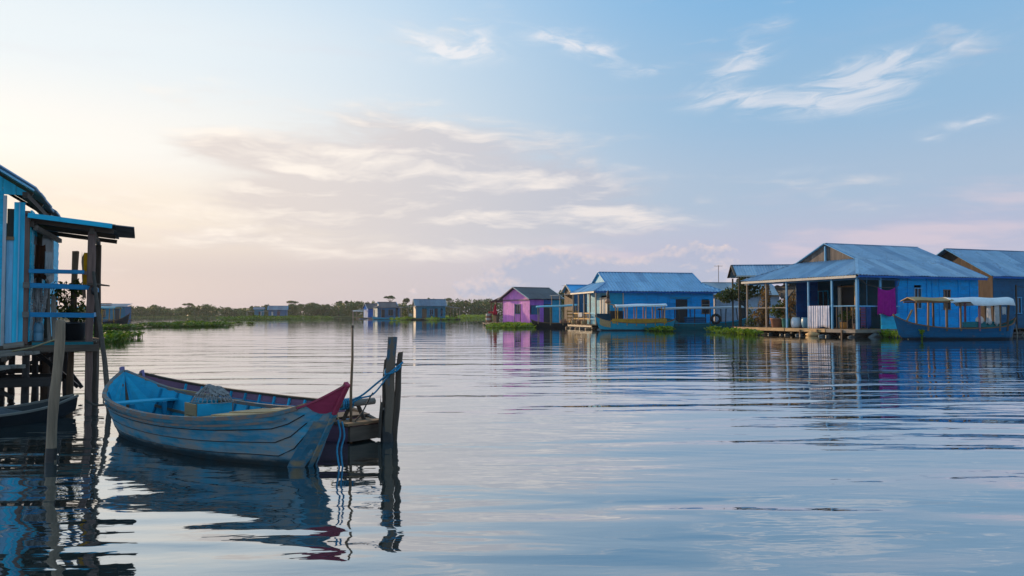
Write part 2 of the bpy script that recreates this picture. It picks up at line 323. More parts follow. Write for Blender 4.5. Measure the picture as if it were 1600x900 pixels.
# ------------------------------------------------------------------ mesh helper
Z = Vector((0, 0, 1))
class MB:
    def __init__(s): s.v, s.f, s.mi = [], [], []
    def add(s, vs, fs, mi=0):
        o = len(s.v); s.v.extend([tuple(p) for p in vs]); s.f.extend([tuple(i + o for i in f) for f in fs]); s.mi.extend([mi] * len(fs)); return s
    def box(s, c, d, M=None, mi=0):
        c = Vector(c); hx, hy, hz = d[0] / 2, d[1] / 2, d[2] / 2
        vs = [Vector((a * hx, b * hy, e * hz)) for a in (-1, 1) for b in (-1, 1) for e in (-1, 1)]
        vs = [(M @ p if M else p) + c for p in vs]
        return s.add(vs, [(0, 1, 3, 2), (4, 6, 7, 5), (0, 4, 5, 1), (2, 3, 7, 6), (0, 2, 6, 4), (1, 5, 7, 3)], mi)
    def bar(s, p0, p1, w, h, up=Z, mi=0):
        p0, p1 = Vector(p0), Vector(p1); d = (p1 - p0); L = d.length; d = d / L
        sd = d.cross(Vector(up))
        if sd.length < 1e-4: sd = d.cross(Vector((0, 1, 0)))
        sd.normalize(); u = sd.cross(d)
        M = Matrix((d, sd, u)).transposed()
        return s.box((p0 + p1) / 2, (L, w, h), M, mi)
    def tube(s, pts, rad, seg=8, cap=True, mi=0):
        pts = [Vector(p) for p in pts]; n = len(pts)
        rad = rad if isinstance(rad, (list, tuple)) else [rad] * n
        vs, fs = [], []; prev = None
        for i, p in enumerate(pts):
            d = (pts[min(i + 1, n - 1)] - pts[max(i - 1, 0)]).normalized()
            a = prev if prev else (Vector((0, 0, 1)) if abs(d.z) < .9 else Vector((1, 0, 0)))
            a = (a - d * a.dot(d)).normalized(); prev = a; b = d.cross(a)
            for k in range(seg):
                t = 2 * math.pi * k / seg; vs.append(p + (a * math.cos(t) + b * math.sin(t)) * rad[i])
        for i in range(n - 1):
            for k in range(seg):
                k2 = (k + 1) % seg; fs.append((i * seg + k, i * seg + k2, (i + 1) * seg + k2, (i + 1) * seg + k))
        if cap:
            fs.append(tuple(range(seg))[::-1]); fs.append(tuple((n - 1) * seg + k for k in range(seg)))
        return s.add(vs, fs, mi)
    def lathe(s, prof, seg=14, c=(0, 0, 0), sx=1, sy=1, mi=0):
        c = Vector(c); vs = []; fs = []; n = len(prof)
        for r, z in prof:
            for k in range(seg):
                t = 2 * math.pi * k / seg; vs.append(c + Vector((r * math.cos(t) * sx, r * math.sin(t) * sy, z)))
        for i in range(n - 1):
            for k in range(seg):
                k2 = (k + 1) % seg; fs.append((i * seg + k, i * seg + k2, (i + 1) * seg + k2, (i + 1) * seg + k))
        fs.append(tuple(range(seg))[::-1]); fs.append(tuple((n - 1) * seg + k for k in range(seg)))
        return s.add(vs, fs, mi)
    def sheet(s, fn, nu, nv, th=0.0, nrm=None, mi=0, mi2=None):
        """surface fn(i/nu, j/nv); th > 0 gives it a back and rims"""
        P = [[Vector(fn(i / nu, j / nv)) for j in range(nv + 1)] for i in range(nu + 1)]
        o = len(s.v); W = nv + 1
        vs = [P[i][j] for i in range(nu + 1) for j in range(W)]
        fs = [(i * W + j, (i + 1) * W + j, (i + 1) * W + j + 1, i * W + j + 1) for i in range(nu) for j in range(nv)]
        if th:
            nn = []
            for i in range(nu + 1):
                for j in range(W):
                    a = P[min(i + 1, nu)][j] - P[max(i - 1, 0)][j]; b = P[i][min(j + 1, nv)] - P[i][max(j - 1, 0)]
                    q = a.cross(b) if nrm is None else Vector(nrm)
                    nn.append(q.normalized() if q.length > 1e-9 else Vector((0, 0, 1)))
            B = len(vs); vs = vs + [vs[i] - nn[i] * th for i in range(B)]
            back = [tuple(B + k for k in reversed(f)) for f in fs]
            rim = []
            for i in range(nu):
                for j, fl in ((0, True), (nv, False)):
                    a, b = i * W + j, (i + 1) * W + j
                    rim.append((a, B + a, B + b, b) if fl else (a, b, B + b, B + a))
            for j in range(nv):
                for i, fl in ((0, False), (nu, True)):
                    a, b = i * W + j, i * W + j + 1
                    rim.append((a, B + a, B + b, b) if fl else (a, b, B + b, B + a))
            s.add(vs, fs + rim, mi); s.add([], [])
            k0 = len(s.f); s.f.extend([tuple(q + o for q in f) for f in back]); s.mi.extend([mi if mi2 is None else mi2] * len(back))
            return s
        return s.add(vs, fs, mi)
    def leaves(s, c, r, n, size, rg, up=0.0, shell=.35, asp=.55):
        c = Vector(c)
        for _ in range(n):
            while True:
                q = Vector((rg.uniform(-1, 1), rg.uniform(-1, 1), rg.uniform(-1, 1)))
                if shell < q.length <= 1: break
            p = c + Vector((q.x * r[0], q.y * r[1], q.z * r[2]))
            d = Vector((rg.uniform(-1, 1), rg.uniform(-1, 1), rg.uniform(-1, 1) + up)).normalized()
            e = d.cross(Vector((rg.uniform(-1, 1), rg.uniform(-1, 1), rg.uniform(-1, 1)))).normalized()
            z_ = size * rg.uniform(.6, 1.3)
            s.add([p - d * z_ * .5, p + e * z_ * asp * .5, p + d * z_ * .5, p - e * z_ * asp * .5], [(0, 1, 2, 3)])
        return s
    def build(s, name, mat, parent=None, smooth=False, bevel=0.0):
        me = bpy.data.meshes.new(name); me.from_pydata(s.v, [], s.f)
        mats = mat if isinstance(mat, (list, tuple)) else [mat]
        for q in mats: me.materials.append(MATS[q])
        if len(mats) > 1: me.polygons.foreach_set('material_index', s.mi)
        if bevel:
            bm = bmesh.new(); bm.from_mesh(me)
            bmesh.ops.bevel(bm, geom=bm.edges[:], offset=bevel, segments=2, affect='EDGES', profile=.6)
            bm.to_mesh(me); bm.free()
        if smooth: me.polygons.foreach_set('use_smooth', [True] * len(me.polygons))
        me.update()
        o = bpy.data.objects.new(name, me); C.objects.link(o)
        if parent: o.parent = parent
        return o
UNIT = {}
def piece(name, mat, parent, c, d, M=None, rz=0.0):
    """a box piece that shares one unit mesh per material"""
    if (name, mat) not in UNIT:
        mb = MB().box((0, 0, 0), (1, 1, 1)); me = bpy.data.meshes.new(name); me.from_pydata(mb.v, [], mb.f); me.materials.append(MATS[mat]); UNIT[(name, mat)] = me
    o = bpy.data.objects.new(name, UNIT[(name, mat)]); C.objects.link(o); o.parent = parent
    Rm = M.to_4x4() if M else Matrix.Rotation(rz, 4, 'Z')
    o.matrix_local = Matrix.Translation(Vector(c)) @ Rm @ Matrix.Diagonal((d[0], d[1], d[2], 1))
    return o
def pbar(name, mat, parent, p0, p1, w, h, up=Z):
    p0, p1 = Vector(p0), Vector(p1); d = (p1 - p0); L = d.length; d = d / L
    sd = d.cross(Vector(up))
    if sd.length < 1e-4: sd = d.cross(Vector((0, 1, 0)))
    sd.normalize(); u = sd.cross(d)
    return piece(name, mat, parent, (p0 + p1) / 2, (L, w, h), Matrix((d, sd, u)).transposed())
def tag(o, label, cat, group=None, kind=None):
    if label: o['label'] = label
    if cat: o['category'] = cat
    if group: o['group'] = group
    if kind: o['kind'] = kind
    return o
def thing(name, label, cat, loc=(0, 0, 0), rz=0.0, group=None):
    o = bpy.data.objects.new(name, None); C.objects.link(o); o.location = loc; o.rotation_euler = (0, 0, rz); o.empty_display_size = .2
    return tag(o, label, cat, group)
def lerp(a, b, t): return a + (b - a) * t

# ------------------------------------------------------------------ water and far shore
def build_water():
    m, n, b, o = new_mat('water')
    g = n.nodes.new('ShaderNodeNewGeometry'); P = S(n, g.outputs['Position'])
    x_, y_, z_ = sep(n, P)
    def lay(sx, sy, off, det, rough=.5, rot=0.0):
        c_, s_ = math.cos(rot), math.sin(rot)
        return noise(n, comb(n, (x_ * c_ + y_ * s_) * sx, (y_ * c_ - x_ * s_) * sy, off), 1.0, det, rough, .35)
    calm = noise(n, comb(n, x_ * .035, y_ * .05, 4.0), 1.0, 2, .5).smooth(.32, .68)
    big = lay(.16, .62, 0.0, 2, .5, .06)
    mid = lay(.55, 2.1, 3.3, 2, .5, -.05)
    fine = lay(2.6, 7.5, 8.1, 2, .5, .12)
    amp = y_.smooth(22, 50) * -.72 + 1.0                      # sheltered water close to the houses
    near = y_.smooth(4.5, 10.0) * -1.0 + 1.0
    h = near * lay(.42, 1.15, 12.0, 1) * .055 + (big * .070 + mid * (calm * .009 + .006) + fine * (calm * .0014 + .0010)) * amp
    k = n.nodes.new('ShaderNodeBump'); k.inputs['Strength'].default_value = 1.0; k.inputs['Distance'].default_value = 1.0
    if 'Filter Width' in k.inputs: k.inputs['Filter Width'].default_value = .2
    n.links.new(h.k, k.inputs['Height'])
    setin(n, b, 'Base Color', (.032, .042, .038)); setin(n, b, 'Roughness', .3); b.inputs['Specular IOR Level'].default_value = 0.0
    n.links.new(k.outputs[0], b.inputs['Normal'])
    gl = n.nodes.new('ShaderNodeBsdfGlossy'); gl.inputs['Roughness'].default_value = .02; gl.inputs['Color'].default_value = (.91, .96, 1.0, 1)
    n.links.new(k.outputs[0], gl.inputs['Normal'])
    lw = n.nodes.new('ShaderNodeLayerWeight'); lw.inputs['Blend'].default_value = .5; n.links.new(k.outputs[0], lw.inputs['Normal'])
    fac = (S(n, lw.outputs['Facing']).f('POWER', 1.8)) * .96 + .02
    mx = n.nodes.new('ShaderNodeMixShader'); n.links.new(fac.k, mx.inputs[0]); n.links.new(b.outputs[0], mx.inputs[1]); n.links.new(gl.outputs[0], mx.inputs[2]); n.links.new(mx.outputs[0], o.inputs[0])
    mb = MB()
    xs = [-1500, -400, 400, 1500]; ys = [-60, 60, 250, 475]
    mb.add([(X, Y, 0) for X in xs for Y in ys], [(i * 4 + j, (i + 1) * 4 + j, (i + 1) * 4 + j + 1, i * 4 + j + 1) for i in range(3) for j in range(3)])
    w = mb.build('water', 'water'); w['kind'] = 'structure'; w['label'] = 'calm rippled lake water reflecting the sky'
build_water()

# ------------------------------------------------------------------ boats
class Hull:
    """half-sections given as (x, half beam at the rail, rail z, half beam at the floor, keel z)"""
    def __init__(s, st, flare=.62): s.st = st; s.fl = flare
    def sec(s, x):
        st = s.st
        if x <= st[0][0]: return st[0][1:]
        if x >= st[-1][0]: return st[-1][1:]
        for i in range(len(st) - 1):
            if st[i][0] <= x <= st[i + 1][0]:
                p0, p1, p2, p3 = st[max(i - 1, 0)], st[i], st[i + 1], st[min(i + 2, len(st) - 1)]
                h = p2[0] - p1[0]; t = (x - p1[0]) / h; r = []
                for k in range(1, 5):
                    m1 = (p2[k] - p0[k]) / max(p2[0] - p0[0], 1e-6) * h; m2 = (p3[k] - p1[k]) / max(p3[0] - p1[0], 1e-6) * h
                    r.append((2 * t**3 - 3 * t**2 + 1) * p1[k] + (t**3 - 2 * t**2 + t) * m1 + (-2 * t**3 + 3 * t**2) * p2[k] + (t**3 - t**2) * m2)
                return r
    def pt(s, x, t, side, inset=0.0):
        hb, zs, hf, zk = s.sec(x)
        y = hf + (hb - hf) * (t ** s.fl) - inset
        return Vector((x, side * max(y, .004), zk + (zs - zk) * t))
    def hb_at(s, x, z):
        hb, zs, hf, zk = s.sec(x); t = min(max((z - zk) / max(zs - zk, 1e-4), 0), 1)
        return hf + (hb - hf) * (t ** s.fl)
    def rng(s): return s.st[0][0], s.st[-1][0]
def strakes(root, H, ns, out, inn, th=.022, nx=26, lap=.004):
    x0, x1 = H.rng()
    for side in (-1, 1):
        for k in range(ns):
            t0, t1 = k / ns, (k + 1) / ns + (.02 if k < ns - 1 else 0)
            def fn(u, v):
                p = H.pt(lerp(x0, x1, u), lerp(t0, t1, v), side); p.y += side * lap * (1 - v); return p
            f2 = fn if side > 0 else (lambda u, v: fn(1 - u, v))
            mb = MB().sheet(lambda u, v: f2(1 - u, v), nx, 3, th, mi=0, mi2=1)
            mb.build('strake', [out, inn], root)
def bottom(root, H, mat, nx=20):
    x0, x1 = H.rng()
    MB().sheet(lambda u, v: (lerp(x0, x1, u), lerp(-1, 1, v) * H.sec(lerp(x0, x1, u))[2], H.sec(lerp(x0, x1, u))[3] + .003), nx, 2).build('bottom_board', mat, root)
def rails(root, H, mat, w=.05, h=.035, nx=26, name='gunwale', xa=None, xb=None, drop=0.0, off=0.0):
    x0, x1 = H.rng(); x0 = xa if xa is not None else x0; x1 = xb if xb is not None else x1
    for side in (-1, 1):
        mb = MB(); vs = []; fs = []
        for i in range(nx + 1):
            p = H.pt(lerp(x0, x1, i / nx), 1, side)
            for dy, dz in ((-w * .55, -h * .5), (w * .45, -h * .5), (w * .45, h * .5), (-w * .55, h * .5)):
                vs.append((p.x, p.y + side * (dy + off), p.z + dz - drop))
        for i in range(nx):
            for k in range(4):
                a, b_ = i * 4 + k, i * 4 + (k + 1) % 4
                fs.append((a, b_, b_ + 4, a + 4) if side > 0 else (a, a + 4, b_ + 4, b_))
        fs.append((0, 1, 2, 3)); fs.append(tuple(nx * 4 + k for k in (3, 2, 1, 0)))
        mb.add(vs, fs).build(name, mat, root)
def ribs(root, H, xs, mat, w=.035, d=.03, ins=.03, t0=.05, t1=.97):
    for X in xs:
        for side in (-1, 1):
            mb = MB(); pts = [H.pt(X, lerp(t0, t1, k / 5), side, ins) for k in range(6)]
            for a, b_ in zip(pts[:-1], pts[1:]): mb.bar(a, b_, w, d, (1, 0, 0))
            mb.build('rib', mat, root)
def thwart(root, H, X, w, z, mat, th=.03, name='seat'):
    hb = H.hb_at(X, z) - .03
    MB().box((X, 0, z), (w, 2 * hb, th)).build(name, mat, root, bevel=.006)

def front_boat():
    root = thing('rowboat', 'weathered blue wooden rowboat with magenta bow tip, nearest to the camera', 'rowboat', (-3.66, 9.74, 0), R(-40))
    H = Hull([(-2.36, .02, .80, 0, .77), (-2.24, .21, .695, 0, .30), (-2.08, .36, .60, .06, -.03), (-1.75, .52, .52, .19, -.13), (-1.0, .655, .455, .33, -.15), (0, .70, .435, .38, -.15), (.9, .63, .47, .31, -.15), (1.5, .47, .52, .16, -.15), (1.88, .325, .575, .04, -.14), (2.2, .185, .675, 0, .30), (2.42, .085, .785, 0, .62), (2.60, .012, .885, 0, .87)])
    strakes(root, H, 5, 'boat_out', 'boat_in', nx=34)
    bottom(root, H, 'dark_wood')
    rails(root, H, 'boat_rail', .055, .04, 34, xb=2.1)
    rails(root, H, 'boat_rail', .016, .022, 30, 'rubbing_strake', -2.2, 1.97, .075, .010)
    for side in (-1, 1):
        for k in range(1, 5): MB().tube([H.pt(lerp(-2.25, 2.15, i / 24), k / 5, side) + Vector((0, side * .006, 0)) for i in range(25)], .0055, 4).build('seam', 'wet_wood', root)
        MB().sheet(lambda u, v, side=side: (lambda zz: (lerp(1.80, 2.33, u) - .15 * v + .04, side * (H.hb_at(lerp(1.80, 2.33, u) - .15 * v + .04, zz) + .013), zz))(lerp(-.2, .50, u)), 8, 2, .012).build('stem_plank', 'stem_wood', root)
    ribs(root, H, [-2.0, -1.75, -1.45, -1.15, -.85, -.55, -.25, .05, .35, .65, .95, 1.2], 'boat_rib')
    # stringer along each inner side
    for side in (-1, 1):
        mb = MB(); pts = [H.pt(lerp(-2.0, 1.35, k / 14), .62, side, .055) for k in range(15)]
        for a, b_ in zip(pts[:-1], pts[1:]): mb.bar(a, b_, .02, .035)
        mb.build('stringer', 'grey_wood', root)
    # stern bench and floor boards
    thwart(root, H, -1.80, .26, .42, 'boat_in'); [MB().box((-1.62, sy * .22, .31), (.05, .05, .2)).build('seat_leg', 'boat_rib', root) for sy in (-1, 1)]
    for k in range(5):
        yy = (k - 2) * .135
        MB().box((-.2, yy * 1.35, .225 + .006 * (k % 2)), (2.3 - .25 * abs(k - 2), .15, .022)).build('floor_board', 'grey_wood', root, bevel=.004)
    for X in (-1.15, -.45, .3, .8): MB().box((X, 0, .19), (.06, .96, .04)).build('floor_bearer', 'dark_wood', root)
    thwart(root, H, .62, .16, .36, 'grey_wood')
    # fore deck planks
    def edge(xx): return H.pt(xx, 1, 1).y - .035
    xs0, xs1 = .78, 2.14
    for k in range(6):
        ya, yb = -.66 + k * .22, -.66 + (k + 1) * .22 - .006
        n = 10; vs = []
        xe = [q for q in [lerp(xs0, xs1, i / n) for i in range(n + 1)] if edge(q) > min(abs(ya), abs(yb)) or ya * yb < 0]
        if len(xe) < 2: continue
        top = []
        for q in xe:
            e_ = edge(q); zz = H.sec(q)[1] + .012 + .030 * (1 - min(1, abs(ya + .11) / .6))
            top.append((q, max(-e_, min(e_, ya)), zz)); top.append((q, max(-e_, min(e_, yb)), zz))
        m = len(top); vs = top + [(a, b_, c - .022) for a, b_, c in top]; fs = []
        for i in range(0, m - 2, 2):
            fs += [(i, i + 2, i + 3, i + 1), (m + i, m + i + 1, m + i + 3, m + i + 2), (i, m + i, m + i + 2, i + 2), (i + 1, i + 3, m + i + 3, m + i + 1)]
        fs += [(0, 1, m + 1, m), (m - 2, 2 * m - 2, 2 * m - 1, m - 1)]
        MB().add(vs, fs).build('deck_plank', 'tan_wood', root)
    # stem post and painted bow boards
    MB().bar((1.80, 0, -.24), (2.385, 0, .585), .075, .06, (0, 1, 0)).build('stem_post', 'stem_wood', root, bevel=.008); MB().bar((2.385, 0, .585), (2.61, 0, .905), .06, .05, (0, 1, 0)).build('stem_cap', 'magenta_wood', root, bevel=.008)
    for side in (-1, 1):
        def fn(u, v):
            X = lerp(2.20, 2.60, u); lo = max(0.0, .95 * (1 - (X - 2.20) / .22))
            p = H.pt(X, lerp(lo, 1.0, v), side); p.y += side * .012; return p
        f2 = fn if side > 0 else (lambda u, v: fn(1 - u, v))
        MB().sheet(lambda u, v: f2(1 - u, v), 8, 4, .02).build('bow_board', 'magenta_wood', root)
    # bow cap between the two boards
    MB().sheet(lambda u, v: (lerp(2.10, 2.60, u), lerp(-1, 1, v) * (H.pt(lerp(2.10, 2.60, u), 1, 1).y + .018), H.sec(lerp(2.10, 2.60, u))[1] + .012), 6, 2, .02).build('bow_cap', 'magenta_wood', root)
    # stern horn
    for side in (-1, 1):
        def fs_(u, v):
            X = lerp(-2.35, -2.16, u); p = H.pt(X, lerp(.62, 1.0, v), side); p.y += side * .012; return p
        f3 = fs_ if side > 0 else (lambda u, v: fs_(1 - u, v))
        MB().sheet(lambda u, v: f3(1 - u, v), 5, 3, .02).build('stern_board', 'violet_wood', root)
    MB().bar((-2.17, 0, -.2), (-2.43, 0, .86), .07, .05, (0, 1, 0)).build('stern_post', 'violet_wood', root, bevel=.008)
    MB().bar((-2.0, .42, .565), (-1.1, .70, .485), .02, .02).build('side_pole', 'tan_wood', root)
    return root, H
fb, FH = front_boat()
BM = Matrix.Translation((-3.66, 9.74, 0)) @ Matrix.Rotation(R(-40), 4, 'Z')
def bw(p): return BM @ Vector(p)

def crate_and_net():
    root = thing('wooden_crate', 'small turquoise and tan wooden crate standing in the nearest rowboat', 'crate', bw((-.02, -.02, .24)), R(42))
    w, d, h = .44, .36, .29
    for sx in (-1, 1):
        for k in range(2): MB().box((sx * w / 2, 0, .075 + k * .15), (.018, d, .142)).build('side_slat', 'tan_wood' if sx < 0 else 'grey_wood', root, bevel=.003)
    for sy in (-1, 1):
        for k in range(2): MB().box((0, sy * d / 2, .075 + k * .15), (w - .02, .018, .142)).build('front_slat', 'boat_in', root, bevel=.003)
    for sx in (-1, 1):
        for sy in (-1, 1): MB().box((sx * (w / 2 - .025), sy * (d / 2 - .025), h / 2), (.03, .03, h)).build('corner_post', 'tan_wood', root)
    MB().box((0, 0, .02), (w - .03, d - .03, .02)).build('base_board', 'dark_wood', root)
    rg = random.Random(3)
    net = thing('fishing_net', 'heap of pale fishing net piled on the crate', 'net', bw((-.05, .02, .525)), R(-22))
    mb = MB()
    def dome(a, r):
        x_, y_ = r * math.cos(a) * .27, r * math.sin(a) * .21
        nz = mnoise.noise(Vector((x_ * 9, y_ * 9, 2.0))) * .05
        return Vector((x_ + .02, y_, max(.0, (1 - r ** 2.2)) * .20 + nz * (1 - r) + .012))
    for i in range(26):
        a = 2 * math.pi * i / 26 + rg.uniform(-.05, .05)
        mb.tube([dome(a + .5 * k / 7, k / 7) for k in range(8)], .0035, 4, False)
        mb.tube([dome(a - .5 * k / 7, k / 7) for k in range(8)], .0035, 4, False)
    for r in (.25, .4, .55, .7, .85, 1.0): mb.tube([dome(2 * math.pi * i / 22, r) for i in range(23)], .0035, 4, False)
    mb.build('mesh', 'net_grey', net)
    mb = MB()
    for i in range(10):
        a = rg.uniform(0, 6.28); mb.tube([dome(a, .2) - Vector((0, 0, .03)), dome(a + .7, .5) - Vector((0, 0, .02)), dome(a + 1.2, .75) - Vector((0, 0, .01))], .022, 5)
    mb.build('folded_netting', 'net_grey', net)
crate_and_net()

def second_boat():
    root = thing('rowboat', 'low wooden punt with mauve rails moored behind the nearest rowboat', 'rowboat', bw((0, 1.42, 0)), R(-40))
    H = Hull([(-4.82, .03, .57, 0, .50), (-4.6, .22, .50, .05, .05), (-4.1, .46, .42, .25, -.12), (-3.0, .60, .36, .40, -.15), (-1.5, .63, .345, .42, -.15), (-.3, .58, .35, .38, -.15), (.5, .40, .31, .25, -.10), (1.0, .28, .25, .18, -.02), (1.16, .25, .22, .2, .04)])
    strakes(root, H, 4, 'mauve_wood', 'mauve_wood', nx=30)
    bottom(root, H, 'dark_wood'); rails(root, H, 'dark_wood', .06, .035, 30, xb=1.15)
    rails(root, H, 'rail_blue', .04, .035, 30, 'inner_stringer', -4.2, .7, .13, -.06)
    ribs(root, H, [-4.1 + .4 * k for k in range(12)], 'boat_in', .04, .035)
    thwart(root, H, -2.6, .25, .22, 'grey_wood'); thwart(root, H, -.4, .25, .22, 'grey_wood')
    MB().box((1.17, 0, .12), (.04, .50, .18)).build('transom', 'dark_wood', root)
    MB().box((1.04, 0, .242), (.34, .60, .035)).build('bow_plank', 'brown_wood', root, bevel=.006)
    MB().box((.66, 0, .285), (.40, .68, .03)).build('bow_plank', 'dark_wood', root, bevel=.006)
    MB().bar((-4.6, 0, .0), (-4.86, 0, .62), .1, .05, (0, 1, 0)).build('stern_post', 'violet_wood', root, bevel=.01)
    # cross log lashed over the bow
    mb = MB(); mb.tube([(.92, -.30, .47), (.95, -.05, .47), (.99, .30, .475)], [.042, .046, .042], 10); mb.build('cross_log', 'grey_wood', root, True)
    for q in ((.88, -.12), (1.02, .12)):
        MB().bar((q[0], q[1], .24), (.95, q[1] * .5, .45), .045, .045).build('log_support', 'dark_wood', root)
    mb = MB()
    for k in range(5): mb.tube([(.95 + .062 * math.cos(a), -.20 + k * .035, .47 + .062 * math.sin(a)) for a in [2 * math.pi * i / 10 for i in range(11)]], .014, 5, False)
    mb.build('lashing', 'rope_blue', root, True)
    pole = thing('upright_pole', 'thin upright stake rising from the bow of the punt', 'pole', bw((1.07, 1.28, .24)))
    MB().tube([(0, 0, -.3), (-.004, 0, .4), (.012, 0, .8), (.01, 0, 1.21)], [.019, .018, .016, .014], 8).build('shaft', 'brown_wood_v', pole, True)
    MB().lathe([(.013, 1.19), (.017, 1.20), (.017, 1.22), (.008, 1.225)], 8, (.01, 0, 0)).build('tip', 'dark_wood_v', pole)
second_boat()

def rough_post(mb, p0, p1, w, d, seed, n=7, top='flat', yaw=0.0):
    rg = random.Random(seed); p0, p1 = Vector(p0), Vector(p1); vs = []; fs = []
    cy, sy = math.cos(yaw), math.sin(yaw)
    for i in range(n + 1):
        c = p0.lerp(p1, i / n) + Vector((rg.uniform(-1, 1) * w * .10, rg.uniform(-1, 1) * d * .08, 0))
        k = 1 + rg.uniform(-.14, .14)
        if i == n and top == 'broken': k *= .75
        for j, (a, b_) in enumerate(((-.5, -.35), (-.3, -.5), (.3, -.5), (.5, -.35), (.5, .35), (.3, .5), (-.3, .5), (-.5, .35))):
            X, Yy = a * w * k * rg.uniform(.9, 1.1), b_ * d * k * rg.uniform(.9, 1.1)
            dz = rg.uniform(-.06, .08) if (i == n and top == 'broken') else rg.uniform(-.008, .008) if i == n else 0
            vs.append(c + Vector((X * cy - Yy * sy, X * sy + Yy * cy, dz)))
    for i in range(n):
        for j in range(8):
            j2 = (j + 1) % 8; fs.append((i * 8 + j, i * 8 + j2, (i + 1) * 8 + j2, (i + 1) * 8 + j))
    fs.append(tuple(range(8))[::-1]); fs.append(tuple(n * 8 + j for j in range(8)))
    mb.add(vs, fs); return mb
def mooring():
    p = on_water(603, 690)
    root = thing('mooring_post', 'cluster of rough weathered mooring planks with blue paint traces, right of the rowboats', 'mooring post', p)
    rough_post(MB(), (-.01, 0, -1), (.075, 0, 1.315), .095, .07, 5, 9).build('plank', 'post_paint', root)
    rough_post(MB(), (-.05, .06, -1), (-.005, .06, .98), .10, .06, 8, 8, 'broken').build('plank', 'dark_wood_v', root)
    rough_post(MB(), (.04, .07, -1), (.165, .05, 1.10), .075, .075, 11, 9, 'broken').build('plank', 'dark_wood_v', root)
    rough_post(MB(), (-.075, -.02, .05), (-.055, -.02, .52), .035, .05, 14, 4, 'broken').build('splinter', 'dark_wood_v', root)
    rough_post(MB(), (0, .02, -1), (.02, .02, .42), .165, .12, 17, 6, 'broken').build('wet_foot', 'wet_wood', root)
    # ropes
    def rope(name, label, pts, r, mat, twist=0.0):
        fine = []
        P = [Vector(q) for q in pts]
        for i in range(len(P) - 1):
            p0, p1, p2, p3 = P[max(i - 1, 0)], P[i], P[i + 1], P[min(i + 2, len(P) - 1)]
            for k in range(6):
                t = k / 6; fine.append(.5 * ((2 * p1) + (p2 - p0) * t + (2 * p0 - 5 * p1 + 4 * p2 - p3) * t * t + (3 * p1 - p0 - 3 * p2 + p3) * t ** 3))
        fine.append(P[-1])
        o = MB().tube(fine, r, 6).build(name, mat, None, True)
        return tag(o, label, 'rope')
    a = bw((.95, 1.28, .50)); top = p + Vector((.13, -.04, .93))
    rope('mooring_rope', 'taut blue rope from the punt lashing up to the mooring planks', [a, lerp(a, top, .3) - Vector((0, 0, .06)), lerp(a, top, .65) - Vector((0, 0, .03)), top, top + Vector((.07, .05, .06)), top + Vector((.03, .13, .05)), top + Vector((-.12, .09, .0)), top + Vector((-.13, -.03, -.08)), top + Vector((.0, -.06, -.04)), top + Vector((.06, 0, .02))], .013, 'rope_blue')
    rope('mooring_rope', 'second slack blue rope sagging under the taut one by the mooring planks', [a + Vector((.03, -.02, -.05)), lerp(a, top, .3) - Vector((0, 0, .085)), lerp(a, top, .55) - Vector((0, 0, .14)), lerp(a, top, .8) - Vector((0, 0, .055)), top + Vector((-.03, -.04, -.03)), top + Vector((.02, -.05, .0))], .011, 'rope_blue')
    b0 = bw((1.1, 1.32, .26)); m_ = lerp(a, top, .55) - Vector((0, 0, .12))
    rope('mooring_rope', 'dark thin line from the punt deck up to the blue ropes', [b0, lerp(b0, m_, .4) - Vector((0, 0, .03)), lerp(b0, m_, .8), m_], .009, 'rope_dark')
    c0 = bw((.98, 1.1, .45))
    rope('lashing_cord', 'tan cord hanging in a loop below the cross log', [c0, c0 + Vector((-.06, 0, -.12)), c0 + Vector((-.13, 0, -.17))], .007, 'rope_tan')
    rope('lashing_cord', 'short tan cord hanging straight from the cross log end', [c0 + Vector((.05, 0, .02)), c0 + Vector((.03, 0, -.1)), c0 + Vector((.07, 0, -.2))], .007, 'rope_tan')
    d0 = bw((2.28, .06, .50))
    for k, (dx, lab) in enumerate(((0, 'frayed blue rope end trailing from the magenta bow into the water'), (.035, 'longer frayed blue rope end beside the bow, dipping in the water'))):
        q = d0 + Vector((.06 + dx, .02 + dx, -.02 * k))
        rope('rope_end', lab, [q, q + Vector((.02, .03, -.15)), q + Vector((-.015, .04, -.32)), q + Vector((.02, .05, -.56 - .05 * k))], .010, 'rope_blue')
mooring()

# ------------------------------------------------------------------ house helpers
def siding(root, p0, p1, z0, z1, bh, mat, ops=(), th=.03, name='wall_board', jit=.006, seed=1, lap=.012):
    """horizontal boards from p0 to p1 (local x, y), cut round openings (u0, u1, z0, z1)"""
    rg = random.Random(seed); p0, p1 = Vector((p0[0], p0[1], 0)), Vector((p1[0], p1[1], 0)); L = (p1 - p0).length; d = (p1 - p0) / L
    M = Matrix((d, Vector((-d.y, d.x, 0)), Z)).transposed(); nb = max(1, round((z1 - z0) / bh)); h = (z1 - z0) / nb
    for k in range(nb):
        a, b_ = z0 + k * h, z0 + (k + 1) * h; segs = [(0.0, L)]
        for (u0, u1, q0, q1) in ops:
            if q0 < b_ - .03 and q1 > a + .03:
                new = []
                for s0, s1 in segs:
                    if u1 <= s0 or u0 >= s1: new.append((s0, s1)); continue
                    if u0 > s0: new.append((s0, u0))
                    if u1 < s1: new.append((u1, s1))
                segs = new
        for s0, s1 in segs:
            if s1 - s0 < .05: continue
            c = p0 + d * ((s0 + s1) / 2) + Vector((0, 0, (a + b_) / 2)) + Vector((d.y, -d.x, 0)) * rg.uniform(0, jit)
            t = Matrix.Rotation(math.atan2(lap, h), 3, 'X')
            piece(name, mat, root, c, (s1 - s0, th, h * 1.02), M @ t)
